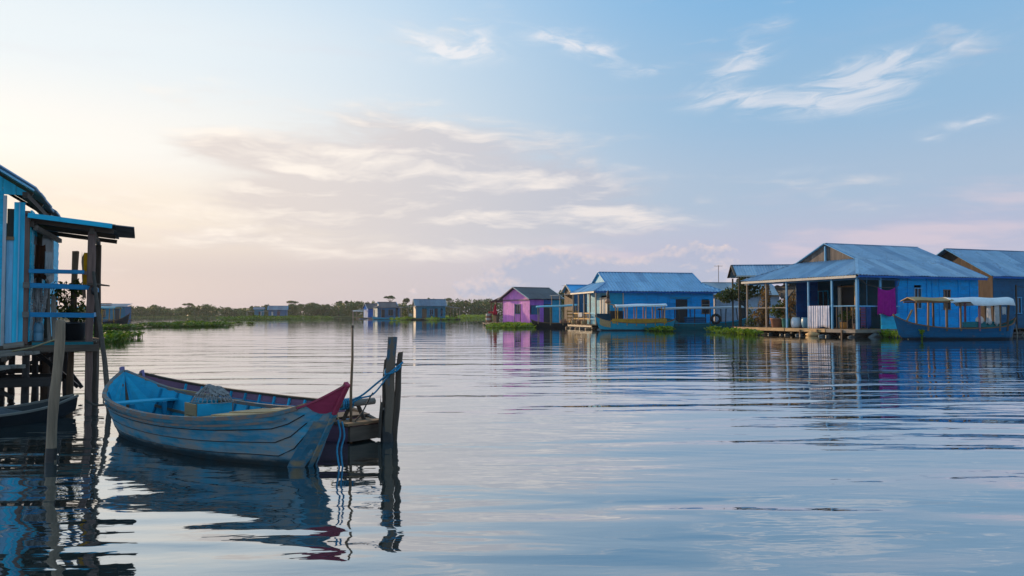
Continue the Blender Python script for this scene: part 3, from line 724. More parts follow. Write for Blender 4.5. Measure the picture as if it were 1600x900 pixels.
def vboards(root, p0, p1, z0, z1, bw_, mat, ops=(), th=.03, name='wall_board', seed=1, topf=None, gap=.008, jit=.008):
    """vertical boards; topf(u) overrides z1 (gables)"""
    rg = random.Random(seed); p0, p1 = Vector((p0[0], p0[1], 0)), Vector((p1[0], p1[1], 0)); L = (p1 - p0).length; d = (p1 - p0) / L
    M = Matrix((d, Vector((-d.y, d.x, 0)), Z)).transposed(); nb = max(1, round(L / bw_)); w = L / nb
    for k in range(nb):
        u0, u1 = k * w, (k + 1) * w; um = (u0 + u1) / 2; zt = topf(um) if topf else z1; segs = [(z0, zt)]
        for (a, b_, q0, q1) in ops:
            if a < u1 - .02 and b_ > u0 + .02:
                new = []
                for s0, s1 in segs:
                    if q1 <= s0 or q0 >= s1: new.append((s0, s1)); continue
                    if q0 > s0: new.append((s0, q0))
                    if q1 < s1: new.append((q1, s1))
                segs = new
        for s0, s1 in segs:
            if s1 - s0 < .03: continue
            if topf and s1 == zt:      # slanted top
                za, zb = topf(u0 + gap), topf(u1 - gap); q = Vector((d.y, -d.x, 0)) * rg.uniform(0, jit)
                pts = []
                for u, zz in ((u0 + gap / 2, za), (u1 - gap / 2, zb)):
                    for off in (-th / 2, th / 2):
                        b0 = p0 + d * u + Vector((-d.y, d.x, 0)) * off + q
                        pts += [b0 + Vector((0, 0, s0)), b0 + Vector((0, 0, max(zz, s0 + .01)))]
                MB().add(pts, [(0, 1, 3, 2), (4, 6, 7, 5), (0, 4, 5, 1), (2, 3, 7, 6), (0, 2, 6, 4), (1, 5, 7, 3)]).build(name, mat, root)
                continue
            c = p0 + d * um + Vector((0, 0, (s0 + s1) / 2)) + Vector((d.y, -d.x, 0)) * rg.uniform(0, jit)
            piece(name, mat, root, c, (w - gap, th, s1 - s0), M)
def roof(root, P, U, V, Lu, vlo, vhi, rows, sw, mat, amp=.02, pitch=.22, th=.01, seed=1, name='roof_sheet', smp=4, lift=.02):
    rg = random.Random(seed); P, U, V = Vector(P), Vector(U).normalized(), Vector(V).normalized(); N = U.cross(V).normalized()
    if N.z < 0: N = -N
    ns = max(1, round(Lu / sw)); w = Lu / ns
    for k in range(ns):
        for r in range(rows):
            n = max(3, round((w + .06) / pitch * smp)); off = rg.uniform(0, .012) + r * lift; t1 = rg.uniform(-.012, .012); ext = rg.uniform(-.05, .03)
            us = [min(max(k * w - .03 + (w + .06) * i / n, 0), Lu) for i in range(n + 1)]
            A, B = [], []
            for u in us:
                a, b_ = vlo(u), vhi(u); q0 = lerp(a, b_, r / rows) - (.10 if r else 0) + (ext if r == 0 else ext * .5); q1 = lerp(a, b_, (r + 1) / rows)
                hgt = amp * math.sin(2 * math.pi * u / pitch) + off
                A.append(P + U * u + V * q0 + N * (hgt + t1)); B.append(P + U * u + V * max(q1, q0 + .001) + N * (hgt + lift * .6))
            if all((B[i] - A[i]).length < .05 for i in range(n + 1)): continue
            MB().sheet(lambda s_, t_: (A if t_ < .5 else B)[round(s_ * n)], n, 1, th, N).build(name, mat, root, False)
def window(root, c, d, w, h, frame, ang, pane='glass', bars=1, th=.06, name='window'):
    """c centre of the opening, ang the direction of its width, d = depth offset"""
    M = Matrix.Rotation(ang, 3, 'Z'); mb = MB(); f = .07; c = Vector(c)
    for sx in (-1, 1): mb.box(c + M @ Vector((sx * (w / 2), -d, 0)), (f, th, h + f), M)
    for sz in (-1, 1): mb.box(c + M @ Vector((0, -d, sz * h / 2)) , (w + f + .06, th + .02, f), M)
    for k in range(bars): mb.box(c + M @ Vector((-w / 2 + w * (k + 1) / (bars + 1), -d, 0)), (.04, th * .8, h - f), M)
    o = mb.build(name, frame, root)
    MB().box(c + M @ Vector((0, .03, 0)), (w, .02, h), M).build('pane', pane, o)
    return o
def deck(root, x0, x1, y0, y1, z, mat, along='x', bw_=.22, th=.05, name='deck_board', seed=2):
    rg = random.Random(seed)
    if along == 'x':
        n = max(1, round((y1 - y0) / bw_)); w = (y1 - y0) / n
        for k in range(n): piece(name, mat, root, ((x0 + x1) / 2 + rg.uniform(-.05, .05), y0 + (k + .5) * w, z - th / 2 + rg.uniform(-.008, .008)), (x1 - x0 + rg.uniform(-.08, .08), w - .015, th))
    else:
        n = max(1, round((x1 - x0) / bw_)); w = (x1 - x0) / n
        for k in range(n): piece(name, mat, root, (x0 + (k + .5) * w, (y0 + y1) / 2 + rg.uniform(-.05, .05), z - th / 2 + rg.uniform(-.008, .008)), (w - .015, y1 - y0 + rg.uniform(-.08, .08), th))
def post(root, x, y, z0, z1, w, mat, name='post', lean=(0, 0)):
    return pbar(name, mat, root, (x, y, z0), (x + lean[0], y + lean[1], z1), w, w, (0, 1, 0))
def sagcloth(name, label, cat, p0, p1, drop, mat, sag=.12, wav=.05, nu=24, nv=14, seed=1, parent=None, flare=0.0, group=None):
    p0, p1 = Vector(p0), Vector(p1); L = (p1 - p0).length; dw = (p1 - p0) / L; d, n = Vector((1, 0, 0)), Vector((0, -1, 0))
    c = (p0 + p1) / 2
    def fn(u, v):
        top = d * ((u - .5) * L * (1 + flare * v)); s_ = sag * (1 - (2 * u - 1) ** 2) * (1 - v * .75)
        wv = math.sin(u * 16 + seed + v * 1.5) * .6 + math.sin(u * 31 + seed * 2 + v) * .4 + mnoise.noise(Vector((u * 5, v * 4, seed)))
        dd = drop * (1 + .05 * math.sin(u * 7 + seed))
        return top + Vector((0, 0, -s_ - v * dd)) + n * wv * wav * (.25 + v * .75)
    o = MB().sheet(fn, nu, nv, .008).build(name, mat, None, True); o.location = c; o.rotation_euler = (0, 0, math.atan2(dw.y, dw.x))
    return tag(o, label, cat, group)

# ------------------------------------------------------------------ stilt house at the left
SH_A = R(25); SH_O = Vector((-8.5, 14.0, 0)); SHM = Matrix.Translation(SH_O) @ Matrix.Rotation(SH_A, 4, 'Z')
def sw_(p): return SHM @ Vector(p)
def stilt_house():
    r = thing('stilt_house', 'turquoise wooden stilt house with a small veranda at the left edge', 'house', SH_O, SH_A)
    DZ = 1.12
    # front wall: siding, trim, door, upright boards, corner post
    siding(r, (-3.4, 0), (-.40, 0), DZ - .08, 3.75, .19, 'turq_h', th=.03, seed=3)
    piece('trim_board', 'trim_pale', r, (-.375, -.025, 2.3), (.05, .05, 2.75))
    MB().box((-.295, .015, 2.0), (.105, .03, 1.80)).build('door', 'turq_pale', r, bevel=.004)
    MB().box((-.295, -.005, 2.93), (.125, .05, .06)).build('door_lintel', 'brown_wood', r, bevel=.004)
    MB().box((-.295, .10, 3.2), (.12, .02, .52)).build('transom', 'black', r)
    for k in range(2): MB().box((-.20 + k * .085, -.012 * k, 2.32), (.08, .03, 2.5)).build('wall_board', 'turq', r, bevel=.004)
    piece('trim_board', 'turq_pale', r, (-.157, -.03, 2.3), (.022, .03, 2.55))
    MB().box((-.045, .02, 2.25), (.085, .09, 2.35)).build('corner_post', 'mauve_wood_v', r, bevel=.006)
    # side wall (along the veranda), back and far walls
    siding(r, (0, .1), (0, .5), DZ, 3.45, .19, 'turq_h', seed=4)
    piece('door', 'black', r, (-.03, 1.1, 2.1), (.03, 1.15, 1.95))
    siding(r, (0, 1.7), (0, 5.2), DZ, 3.45, .19, 'turq_h', seed=5)
    piece('back_wall', 'teal_wall', r, (-1.7, 5.2, 2.4), (3.4, .05, 2.6)); piece('side_wall', 'teal_wall', r, (-3.4, 2.6, 2.4), (.05, 5.2, 2.6))
    piece('floor', 'dark_wood', r, (-1.7, 2.6, DZ - .05), (3.4, 5.2, .05))
    # main roof
    rs = .63; ze = 3.83; sl = math.sqrt(1 + rs * rs)
    roof(r, (.10, -.38, ze - .03), (0, 1, 0), (-1, 0, rs), 5.9, lambda u: 0, lambda u: 1.85 * sl, 2, .75, 'tin_steel', .018, .11, .008, 3, smp=6)
    roof(r, (-3.6, -.38, ze - .03), (0, 1, 0), (1, 0, rs), 5.9, lambda u: 0, lambda u: 1.85 * sl, 2, .75, 'tin_steel', .018, .11, .008, 4)
    MB().bar((.09, -.36, ze - .085), (-1.76, -.36, ze - .085 + 1.85 * rs), .03, .11, (0, 1, 0)).build('barge_board', 'turq_pale', r, bevel=.004)
    MB().bar((-3.6, -.36, ze - .085), (-1.76, -.36, ze - .085 + 1.84 * rs), .03, .11, (0, 1, 0)).build('barge_board', 'turq_pale', r, bevel=.004)
    vboards(r, (-3.4, .01), (-.02, .01), 3.70, 4.6, .2, 'turq', topf=lambda u: 3.70 + max(.02, (1.7 - abs(u - 1.7)) * rs + .02), seed=6)
    for k in range(4): pbar('rafter', 'dark_wood', r, (.02, .15 + k * 1.6, ze - .09), (-1.7, .15 + k * 1.6, ze - .09 + 1.72 * rs), .06, .08, (0, 1, 0))
    pbar('wall_plate', 'dark_wood', r, (-.05, -.3, ze - .16), (-.05, 5.3, ze - .16), .08, .10)
    # veranda roof
    roof(r, (-.06, -.12, 3.36), (0, 1, 0), (1, 0, -.105), 2.75, lambda u: 0, lambda u: 1.42, 1, .7, 'tin_dark', .016, .11, .008, 7, smp=6)
    roof(r, (1.22, .15, 3.245), (0, 1, 0), (1, 0, -.08), 2.2, lambda u: 0, lambda u: .44, 1, .7, 'tin_dark', .016, .11, .008, 8, smp=6)
    MB().bar((-.02, -.14, 3.335), (1.30, -.14, 3.205), .035, .085).build('fascia', 'turq_h', r, bevel=.004)
    for k in range(3): pbar('rafter', 'dark_wood', r, (0, .1 + k * 1.15, 3.27), (1.32, .1 + k * 1.15, 3.13), .05, .08)
    pbar('purlin', 'dark_wood', r, (.97, -.1, 3.10), (.97, 2.5, 3.10), .08, .09); pbar('purlin', 'dark_wood', r, (.03, .0, 3.20), (.03, 2.5, 3.20), .06, .1)
    pbar('beam', 'grey_wood', r, (.08, .05, 3.14), (.28, 2.3, 3.10), .07, .08)
    # veranda posts
    rough_post(MB(), (.95, 0, -1.0), (.965, 0, 3.10), .125, .12, 21, 10).build('post', 'mauve_wood_v', r)
    rough_post(MB(), (1.02, .25, -1.0), (1.03, .25, 1.1), .12, .12, 22, 6).build('stilt', 'dark_wood_v', r)
    rough_post(MB(), (.97, 2.4, -1.0), (.97, 2.4, 3.05), .11, .11, 23, 6).build('post', 'dark_wood_v', r)
    rough_post(MB(), (.06, 2.4, -1.0), (.06, 2.4, 3.2), .12, .12, 24, 6).build('post', 'dark_wood_v', r)
    rough_post(MB(), (.02, 1.35, DZ), (.02, 1.35, 3.2), .09, .09, 25, 4).build('post', 'dark_wood_v', r)
    rough_post(MB(), (.60, .55, -1.0), (.685, .55, 2.78), .105, .08, 26, 8).build('stake', 'brown_wood_v', r)
    # rails
    MB().box((.43, -.02, 2.365), (.86, .10, .07)).build('rail', 'rail_blue', r, bevel=.006)
    MB().bar((.84, -.02, 2.35), (1.0, -.02, 2.345), .05, .06).build('rail', 'mauve_wood_v', r)
    MB().bar((-.02, -.045, 2.115), (1.03, -.045, 2.085), .04, .088).build('rail', 'rail_blue', r, bevel=.006)
    MB().bar((-.02, -.045, 1.60), (1.03, -.045, 1.585), .04, .085).build('rail', 'rail_blue', r, bevel=.006)
    for zz in (2.115, 1.60): MB().box((-.03, -.075, zz), (.10, .03, .10)).build('bracket', 'grey_wood', r, bevel=.004)
    for zz in (2.1, 1.6): pbar('side_rail', 'rail_blue', r, (.98, .1, zz), (.98, 2.35, zz), .04, .08)
    # veranda floor and frame
    deck(r, -.02, 1.06, .0, 2.5, DZ, 'dark_wood', 'x', .18, .04)
    MB().bar((-.1, -.06, 1.0), (1.12, -.06, 1.0), .07, .13).build('front_beam', 'dark_wood', r, bevel=.008)
    MB().box((.55, -.075, 1.075), (.95, .035, .075)).build('front_plank', 'green_paint', r)
    pbar('beam', 'dark_wood', r, (-3.3, 2.45, .98), (1.1, 2.45, .98), .08, .14); pbar('beam', 'dark_wood', r, (.95, .0, .96), (.95, 2.5, .96), .08, .12)
    # stilts and braces below
    k = 0
    for X in (.48, -.02, -.55, -1.3, -2.2, -3.2):
        for Y in (.05, 1.3, 2.6, 4.8):
            if X > 0 and Y > 3: continue
            k += 1; rg = random.Random(k)
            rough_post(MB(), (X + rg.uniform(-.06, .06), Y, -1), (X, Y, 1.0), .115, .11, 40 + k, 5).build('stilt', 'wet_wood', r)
    for a, b_ in (((.12, .0, .95), (.72, .9, .25)), ((-.2, .02, .15), (-1.6, .02, .98)), ((.3, 1.3, .9), (.78, 1.3, .18)), ((-1.2, 1.3, .2), (.4, 1.3, .9))):
        MB().bar(a, b_, .07, .09, (0, 1, 0)).build('brace', 'wet_wood', r, bevel=.006)
    for Y, zz in ((-.08, .42), (1.2, .40), (2.5, .5)): pbar('tie_beam', 'wet_wood', r, (-3.3, Y, zz), (.45, Y, zz), .07, .16)
    pbar('floor_beam', 'dark_wood', r, (-3.4, -.02, .98), (.0, -.02, .98), .1, .16)
    # lower gangway planks in front of the wall
    for i, (ya, za, xe) in enumerate(((-.22, .955, .20), (-.40, .95, .12), (-.58, .93, .02), (-.80, .76, .06), (-.98, .745, -.05), (-1.16, .73, -.12))):
        mb = MB(); rg = random.Random(70 + i)
        def fn(u, v, ya=ya, za=za, xe=xe, rg=rg):
            X = lerp(-3.3, xe, u); wob = .022 * math.sin(X * 5 + ya * 9) + .012 * math.sin(X * 13 + ya * 4)
            return (X, ya + (v - .5) * .17 + wob * .6, za + wob + .10 * max(0, u - .75) )
        mb.sheet(fn, 26, 2, .055).build('gangway_plank', 'grey_wood', r)
    for X in (-.25, -1.2, -2.4): pbar('gangway_bearer', 'dark_wood', r, (X, -.1, .90), (X, -.75, .86), .08, .08); pbar('gangway_bearer', 'dark_wood', r, (X - .1, -.7, .69), (X - .1, -1.28, .66), .08, .08)
    for X in (-.35, -1.5, -2.6): rough_post(MB(), (X, -.95, -1), (X, -.95, .70), .1, .1, int(90 + X * 3), 5).build('stilt', 'wet_wood', r)
    pbar('wall_sill', 'grey_wood', r, (-.35, -.05, 1.05), (-.05, -.05, 1.09), .10, .09)
stilt_house()

def foliage_plant(name, label, loc, pot, potmat, leaves, leafmat, seed, stems=5, cat='potted plant', group=None, stemmat='bark'):
    """pot: list of (r, z); leaves: list of (centre, radii, n, size)"""
    t = thing(name, label, cat, loc, 0, group); rg = random.Random(seed)
    if pot: MB().lathe(pot, 14).build('pot', potmat, t, True)
    mb = MB(); z0 = pot[-1][1] * .8 if pot else 0
    for c, r_, n, s_ in leaves:
        for q in range(stems):
            e = Vector(c) + Vector((rg.uniform(-.7, .7) * r_[0], rg.uniform(-.7, .7) * r_[1], rg.uniform(-.2, .8) * r_[2]))
            b_ = Vector((rg.uniform(-.06, .06), rg.uniform(-.06, .06), z0)); mb.tube([b_, b_.lerp(e, .5) + Vector((rg.uniform(-.05, .05), 0, .05)), e], [.02 * s_ * 5, .014 * s_ * 5, .006 * s_ * 5], 5)
    mb.build('stems', stemmat, t)
    mb = MB()
    for c, r_, n, s_ in leaves: mb.leaves(c, r_, n, s_, rg, .25, .15)
    mb.build('foliage', leafmat, t); return t
def left_props():
    foliage_plant('potted_bush', 'leafy bush in a black tub on the turquoise veranda', sw_((.66, .48, 1.12)), [(.15, 0), (.19, .02), (.235, .30), (.25, .31), (.25, .34), (.22, .33)], 'black_plastic',
                  [((-.12, 0, .72), (.30, .25, .36), 330, .085), ((.10, -.05, .98), (.14, .12, .14), 70, .09), ((-.30, .0, 1.0), (.12, .1, .10), 40, .08), ((.1, 0, .52), (.22, .2, .2), 120, .085)], 'leaf_veranda', 5)
    t = thing('plastic_bottle', 'pale blue plastic canister standing on the veranda floor', 'canister', sw_((.14, .22, 1.12)))
    MB().lathe([(.075, 0), (.08, .02), (.08, .15), (.076, .155), (.08, .16), (.08, .27), (.06, .33), (.03, .36)], 14).build('body', 'pale_blue_plastic', t, True)
    MB().lathe([(.032, .355), (.034, .36), (.034, .395), (.028, .40)], 12).build('cap', 'white_glaze', t)
    # net bundle hung on the inner rail
    t = thing('hanging_net', 'grey fishing net bundle hanging beside the veranda wall', 'net', sw_((.17, .12, 2.08))); rg = random.Random(8); mb = MB()
    for k in range(26):
        x0 = rg.uniform(-.13, .13); y0 = rg.uniform(-.04, .04)
        mb.tube([(x0, y0, 0), (x0 * .9 + rg.uniform(-.03, .03), y0, -.18), (x0 * .45 + rg.uniform(-.03, .03), y0, -.36), (x0 * .3 + rg.uniform(-.02, .02), y0, -.52 - rg.uniform(0, .12))], [.012, .016, .012, .006], 5)
    for k in range(8): zz = -.06 - k * .045; mb.tube([(-.13 + .26 * i / 6, -.045 + rg.uniform(-.01, .01), zz + rg.uniform(-.02, .02)) for i in range(7)], .006, 4)
    mb.build('strands', 'net_grey', t)
    for k, (x0, h, lab) in enumerate(((.27, 1.05, 'slim pale stake leaning inside the veranda rail beside the net'), (.36, .78, 'short thick grey stake leaning inside the veranda rail'))):
        t = thing('leaning_stake', lab, 'stake', sw_((x0 + .05, .16, 1.12)))
        rough_post(MB(), (0, 0, 0), (-.05, 0, h), .05 + .03 * k, .045, 33 + k, 5, 'broken').build('shaft', 'grey_wood_v', t)
    a, b_ = sw_((.02, .75, 2.90)), sw_((.17, .75, 2.90))
    sagcloth('hanging_shirt', 'brown shirt hanging in the veranda doorway', 'shirt', a, b_, .62, 'cloth_brown', .03, .02, 14, 10, 2, flare=.35)
    a, b_ = sw_((.19, .55, 2.76)), sw_((.31, .55, 2.76))
    sagcloth('hanging_towel', 'pale towel hanging next to the brown shirt', 'towel', a, b_, .45, 'cloth_white', .01, .015, 10, 8, 5)
    a, b_ = sw_((.03, 1.6, 3.15)), sw_((.20, 1.9, 3.15))
    sagcloth('hanging_cloth', 'white sheet hanging high behind the veranda posts', 'cloth', a, b_, .9, 'cloth_white', .01, .03, 10, 8, 9)
    a, b_ = sw_((.885, .03, 2.66)), sw_((.935, .03, 2.78))
    sagcloth('hanging_cloth', 'yellow cloth strip tied to the veranda corner post', 'cloth', a, b_, .62, 'cloth_yellow', .0, .012, 8, 10, 4)
    t = thing('splintered_board', 'splintered thin board standing against the veranda corner post', 'board', sw_((.86, .07, 1.9)))
    rough_post(MB(), (0, 0, 0), (-.03, 0, .78), .05, .03, 61, 6, 'broken').build('shaft', 'brown_wood_v', t)
    t = thing('outrigger_stick', 'dark stick jutting out from the veranda corner post', 'stick', sw_((.92, -.10, 2.14)))
    MB().tube([(0, 0, 0), (.16, .06, .0), (.33, .13, -.02)], [.022, .02, .012], 6).build('shaft', 'dark_wood', t, True)
    MB().lathe([(.02, -.16), (.05, -.13), (.055, -.05), (.03, .0)], 10, (.11, .03, -.03)).build('hanging_float', 'black_plastic', t, True)
    # leaning bamboo and mooring pole
    p0, p1 = on_water(171, 645), at(146, 425, 14.2)
    d = (p0 - p1)
    t = thing('leaning_pole', 'dark slender pole leaning from the water against the veranda', 'pole', p0)
    MB().tube([d * .25, (0, 0, 0), -d * .35 + Vector((.02, 0, 0)), -d * .7, -d], [.045, .045, .04, .034, .026], 8).build('shaft', 'dark_wood_v', t, True)
    MB().tube([Vector((-.12, .05, .12)), Vector((-.3, .15, .1)), Vector((-.55, .3, .16))], .02, 5).build('cross_stick', 'dark_wood', t, True)
    p = on_water(79, 722); top = at(94, 503, 8.75)
    t = thing('mooring_pole', 'thick pale rounded mooring pole in front of the stilt house', 'pole', p); d = top - p
    mb = MB(); pts = []; rr = []
    for i in range(15):
        u = i / 14; pts.append(d * lerp(-.45, 1, u) + Vector((.012 * math.sin(u * 9), 0, 0))); rr.append(lerp(.056, .048, u) * (1 + .05 * math.sin(u * 23)))
    pts += [d * 1.012, d * 1.018]; rr += [.04, .018]
    mb.tube(pts, rr, 14).build('shaft', 'pole_wood', t, True)
    mb = MB(); q = d * .10
    mb.tube([q - d * .12, q], [.0585, .0565], 14, False).build('wet_band', 'wet_wood', t, True)
    # yellow line from the pole to the gangway
    a, b_ = at(82, 532, 12.9), sw_((-.18, -.45, .98))
    o = MB().tube([a + Vector((.1, 0, .03)), a, lerp(a, b_, .5) - Vector((0, 0, .03)), b_, b_ + Vector((-.05, -.1, -.2))], .014, 6).build('yellow_line', 'rope_tan', None, True); tag(o, 'yellow rope slung from the veranda beam to the gangway', 'rope')
    # derelict skiff under the house
    p = on_water(10, 668)
    r = thing('derelict_skiff', 'dark half sunken skiff lying under the stilt house', 'boat', (p.x - .55, p.y, -.02), R(62))
    H = Hull([(-1.9, .3, .22, .2, -.1), (-1.0, .46, .2, .3, -.12), (0, .46, .19, .3, -.12), (.9, .34, .22, .2, -.1), (1.6, .06, .33, 0, .1)])
    strakes(r, H, 3, 'hull_dark', 'wet_wood', nx=18); rails(r, H, 'grey_wood', .05, .03, 18); bottom(r, H, 'wet_wood')
    def lump(u, v):
        a = u * 2 * math.pi; rr_ = v; nn = mnoise.noise(Vector((math.cos(a) * rr_ * 2.2, math.sin(a) * rr_ * 2.2, 3)))
        return (rr_ * math.cos(a) * 1.25 - .2, rr_ * math.sin(a) * .36, .05 + (1 - rr_ * rr_) * .26 + nn * .10 * (1 - rr_ * .6))
    t = tag(MB().sheet(lump, 26, 8).build('tarpaulin', 'tarp_dark', None, True), 'crumpled dark tarpaulin heaped over the half sunken skiff', 'tarpaulin'); t.matrix_world = Matrix.Translation((p.x - .55, p.y, .0)) @ Matrix.Rotation(R(62), 4, 'Z')
left_props()

# ------------------------------------------------------------------ floating houses
def gable_roof(r, L, W, ze, s, mat, mat_b=None, a0=0.0, a1=0.0, ov=.0, rows=2, sw=1.0, amp=.022, pitch=.25, seed=1, trim='blue_trim', ridge=True, smp=4, over0=.0):
    """ridge along local x; eave corner at (0, 0, ze); a0 / a1: skirt hips with a small gable above at either end"""
    sl = math.sqrt(1 + s * s); H = W / 2
    lim = lambda u: min(H, u if u < a0 else H, (L - u) if u > L - a1 else H) if (a0 or a1) else H
    roof(r, (0, 0, ze), (1, 0, 0), (0, 1, s), L, lambda u: 0, lambda u: lim(u) * sl, rows, sw, mat, amp, pitch, .012, seed, smp=smp)
    roof(r, (0, W, ze), (1, 0, 0), (0, -1, s), L, lambda u: 0, lambda u: lim(u) * sl, 1, sw * 2, mat_b or mat, amp, pitch * 2, .012, seed + 1, smp=3)
    if a0: roof(r, (0, 0, ze), (0, 1, 0), (1, 0, s), W, lambda u: 0, lambda u: min(a0, u, W - u) * sl, 1, sw, mat, amp, pitch, .012, seed + 2, smp=smp)
    if a1: roof(r, (L, 0, ze), (0, 1, 0), (-1, 0, s), W, lambda u: 0, lambda u: min(a1, u, W - u) * sl, 1, sw, mat, amp, pitch, .012, seed + 3, smp=3)
    zr = ze + H * s
    if ridge: pbar('ridge_cap', mat, r, (a0 - .1, H, zr + .03), (L - a1 + .1, H, zr + .03), .30, .035)
    for xa, A, sg in ((0, a0, 1), (L, a1, -1)):
        X = xa + sg * A + (-sg * .06)
        for y0 in (0, W):
            yy = y0 + (A if y0 == 0 else -A)
            MB().bar((X, yy, ze + A * s + .0), (X, H, zr - .0), .06, .20, (1, 0, 0)).build('barge_board', trim, r)
        if A:
            for y0, sy in ((0, 1), (W, -1)): MB().bar((xa, y0, ze + .05), (xa + sg * A, y0 + sy * A, ze + A * s + .05), .22, .04).build('hip_cap', mat, r)
    return zr
def gable_wall(r, X, y0, y1, zb, ze, s, W, mat, bw_=.25, th=.04, seed=3):
    vboards(r, (X, y0), (X, y1), zb, 0, bw_, mat, topf=lambda u: max(zb + .02, ze + min(y0 + u, W - y0 - u) * s - .05), seed=seed, th=th)
def floats(r, x0, x1, y0, y1, n, mats=('float_grey', 'blue_plastic', 'brown_wood', 'wet_wood'), rad=.22, seed=1, name='float_log'):
    rg = random.Random(seed)
    for k in range(n):
        y = lerp(y0, y1, (k + .5) / n) + rg.uniform(-.2, .2); q = rad * rg.uniform(.7, 1.15)
        mb = MB(); mb.tube([(x0 + rg.uniform(-.3, .25), y, .05), (lerp(x0, x1, .5), y, .08), (x1, y, .06)], [q * .8, q, q * .85], 9); mb.build(name, rg.choice(mats), r, True)
def under(r, x0, x1, y0, y1, z, mat='wet_wood', step=2.0):
    for k in range(3): a, b_ = lerp(x0, x1, k / 3) + .5, lerp(x0, x1, (k + 1) / 3) + .3; piece('shade_block', mat, r, ((a + b_) / 2, (y0 + y1) / 2, .0), (b_ - a - .1, y1 - y0 - 1.0, .56))  # dark blocks added to close the gap below the deck so it reads black
    """dark joists and skirt beams below a deck"""
    n = max(2, round((x1 - x0) / step))
    for k in range(n + 1): pbar('joist', mat, r, (lerp(x0, x1, k / n), y0 + .06, z), (lerp(x0, x1, k / n), y1 - .06, z), .12, .16)
    for yy in (y0 + .12, (y0 + y1) / 2, y1 - .12): pbar('bearer', mat, r, (x0, yy, z - .17), (x1, yy, z - .17), .16, .17)
def railing(r, p0, p1, z, mat, n=3, w=.06, h=.07, balus=0, bmat=None):
    for k in range(n): pbar('rail', mat, r, (p0[0], p0[1], z - k * .42), (p1[0], p1[1], z - k * .42), w, h)
    for k in range(balus):
        u = (k + .5) / balus; x_, y_ = lerp(p0[0], p1[0], u), lerp(p0[1], p1[1], u)
        pbar('baluster', bmat or mat, r, (x_, y_, z - n * .42), (x_, y_, z), .05, .05, (0, 1, 0))
def frame_of(r): return Matrix.Translation(r.location) @ Matrix.Rotation(r.rotation_euler.z, 4, 'Z')
def jar(name, label, cat, loc, prof, mat, sc=1.0, group=None, rim=True):
    t = thing(name, label, cat, loc, 0, group); pr = [(a * sc, b * sc) for a, b in prof]
    MB().lathe(pr, 16).build('body', mat, t, True)
    if rim: MB().lathe([(pr[-1][0] * 1.02, pr[-1][1] - .02 * sc), (pr[-1][0] * 1.1, pr[-1][1] - .01 * sc), (pr[-1][0] * 1.1, pr[-1][1] + .02 * sc), (pr[-1][0] * .9, pr[-1][1] + .02 * sc)], 16).build('rim', mat, t, True)
    return t

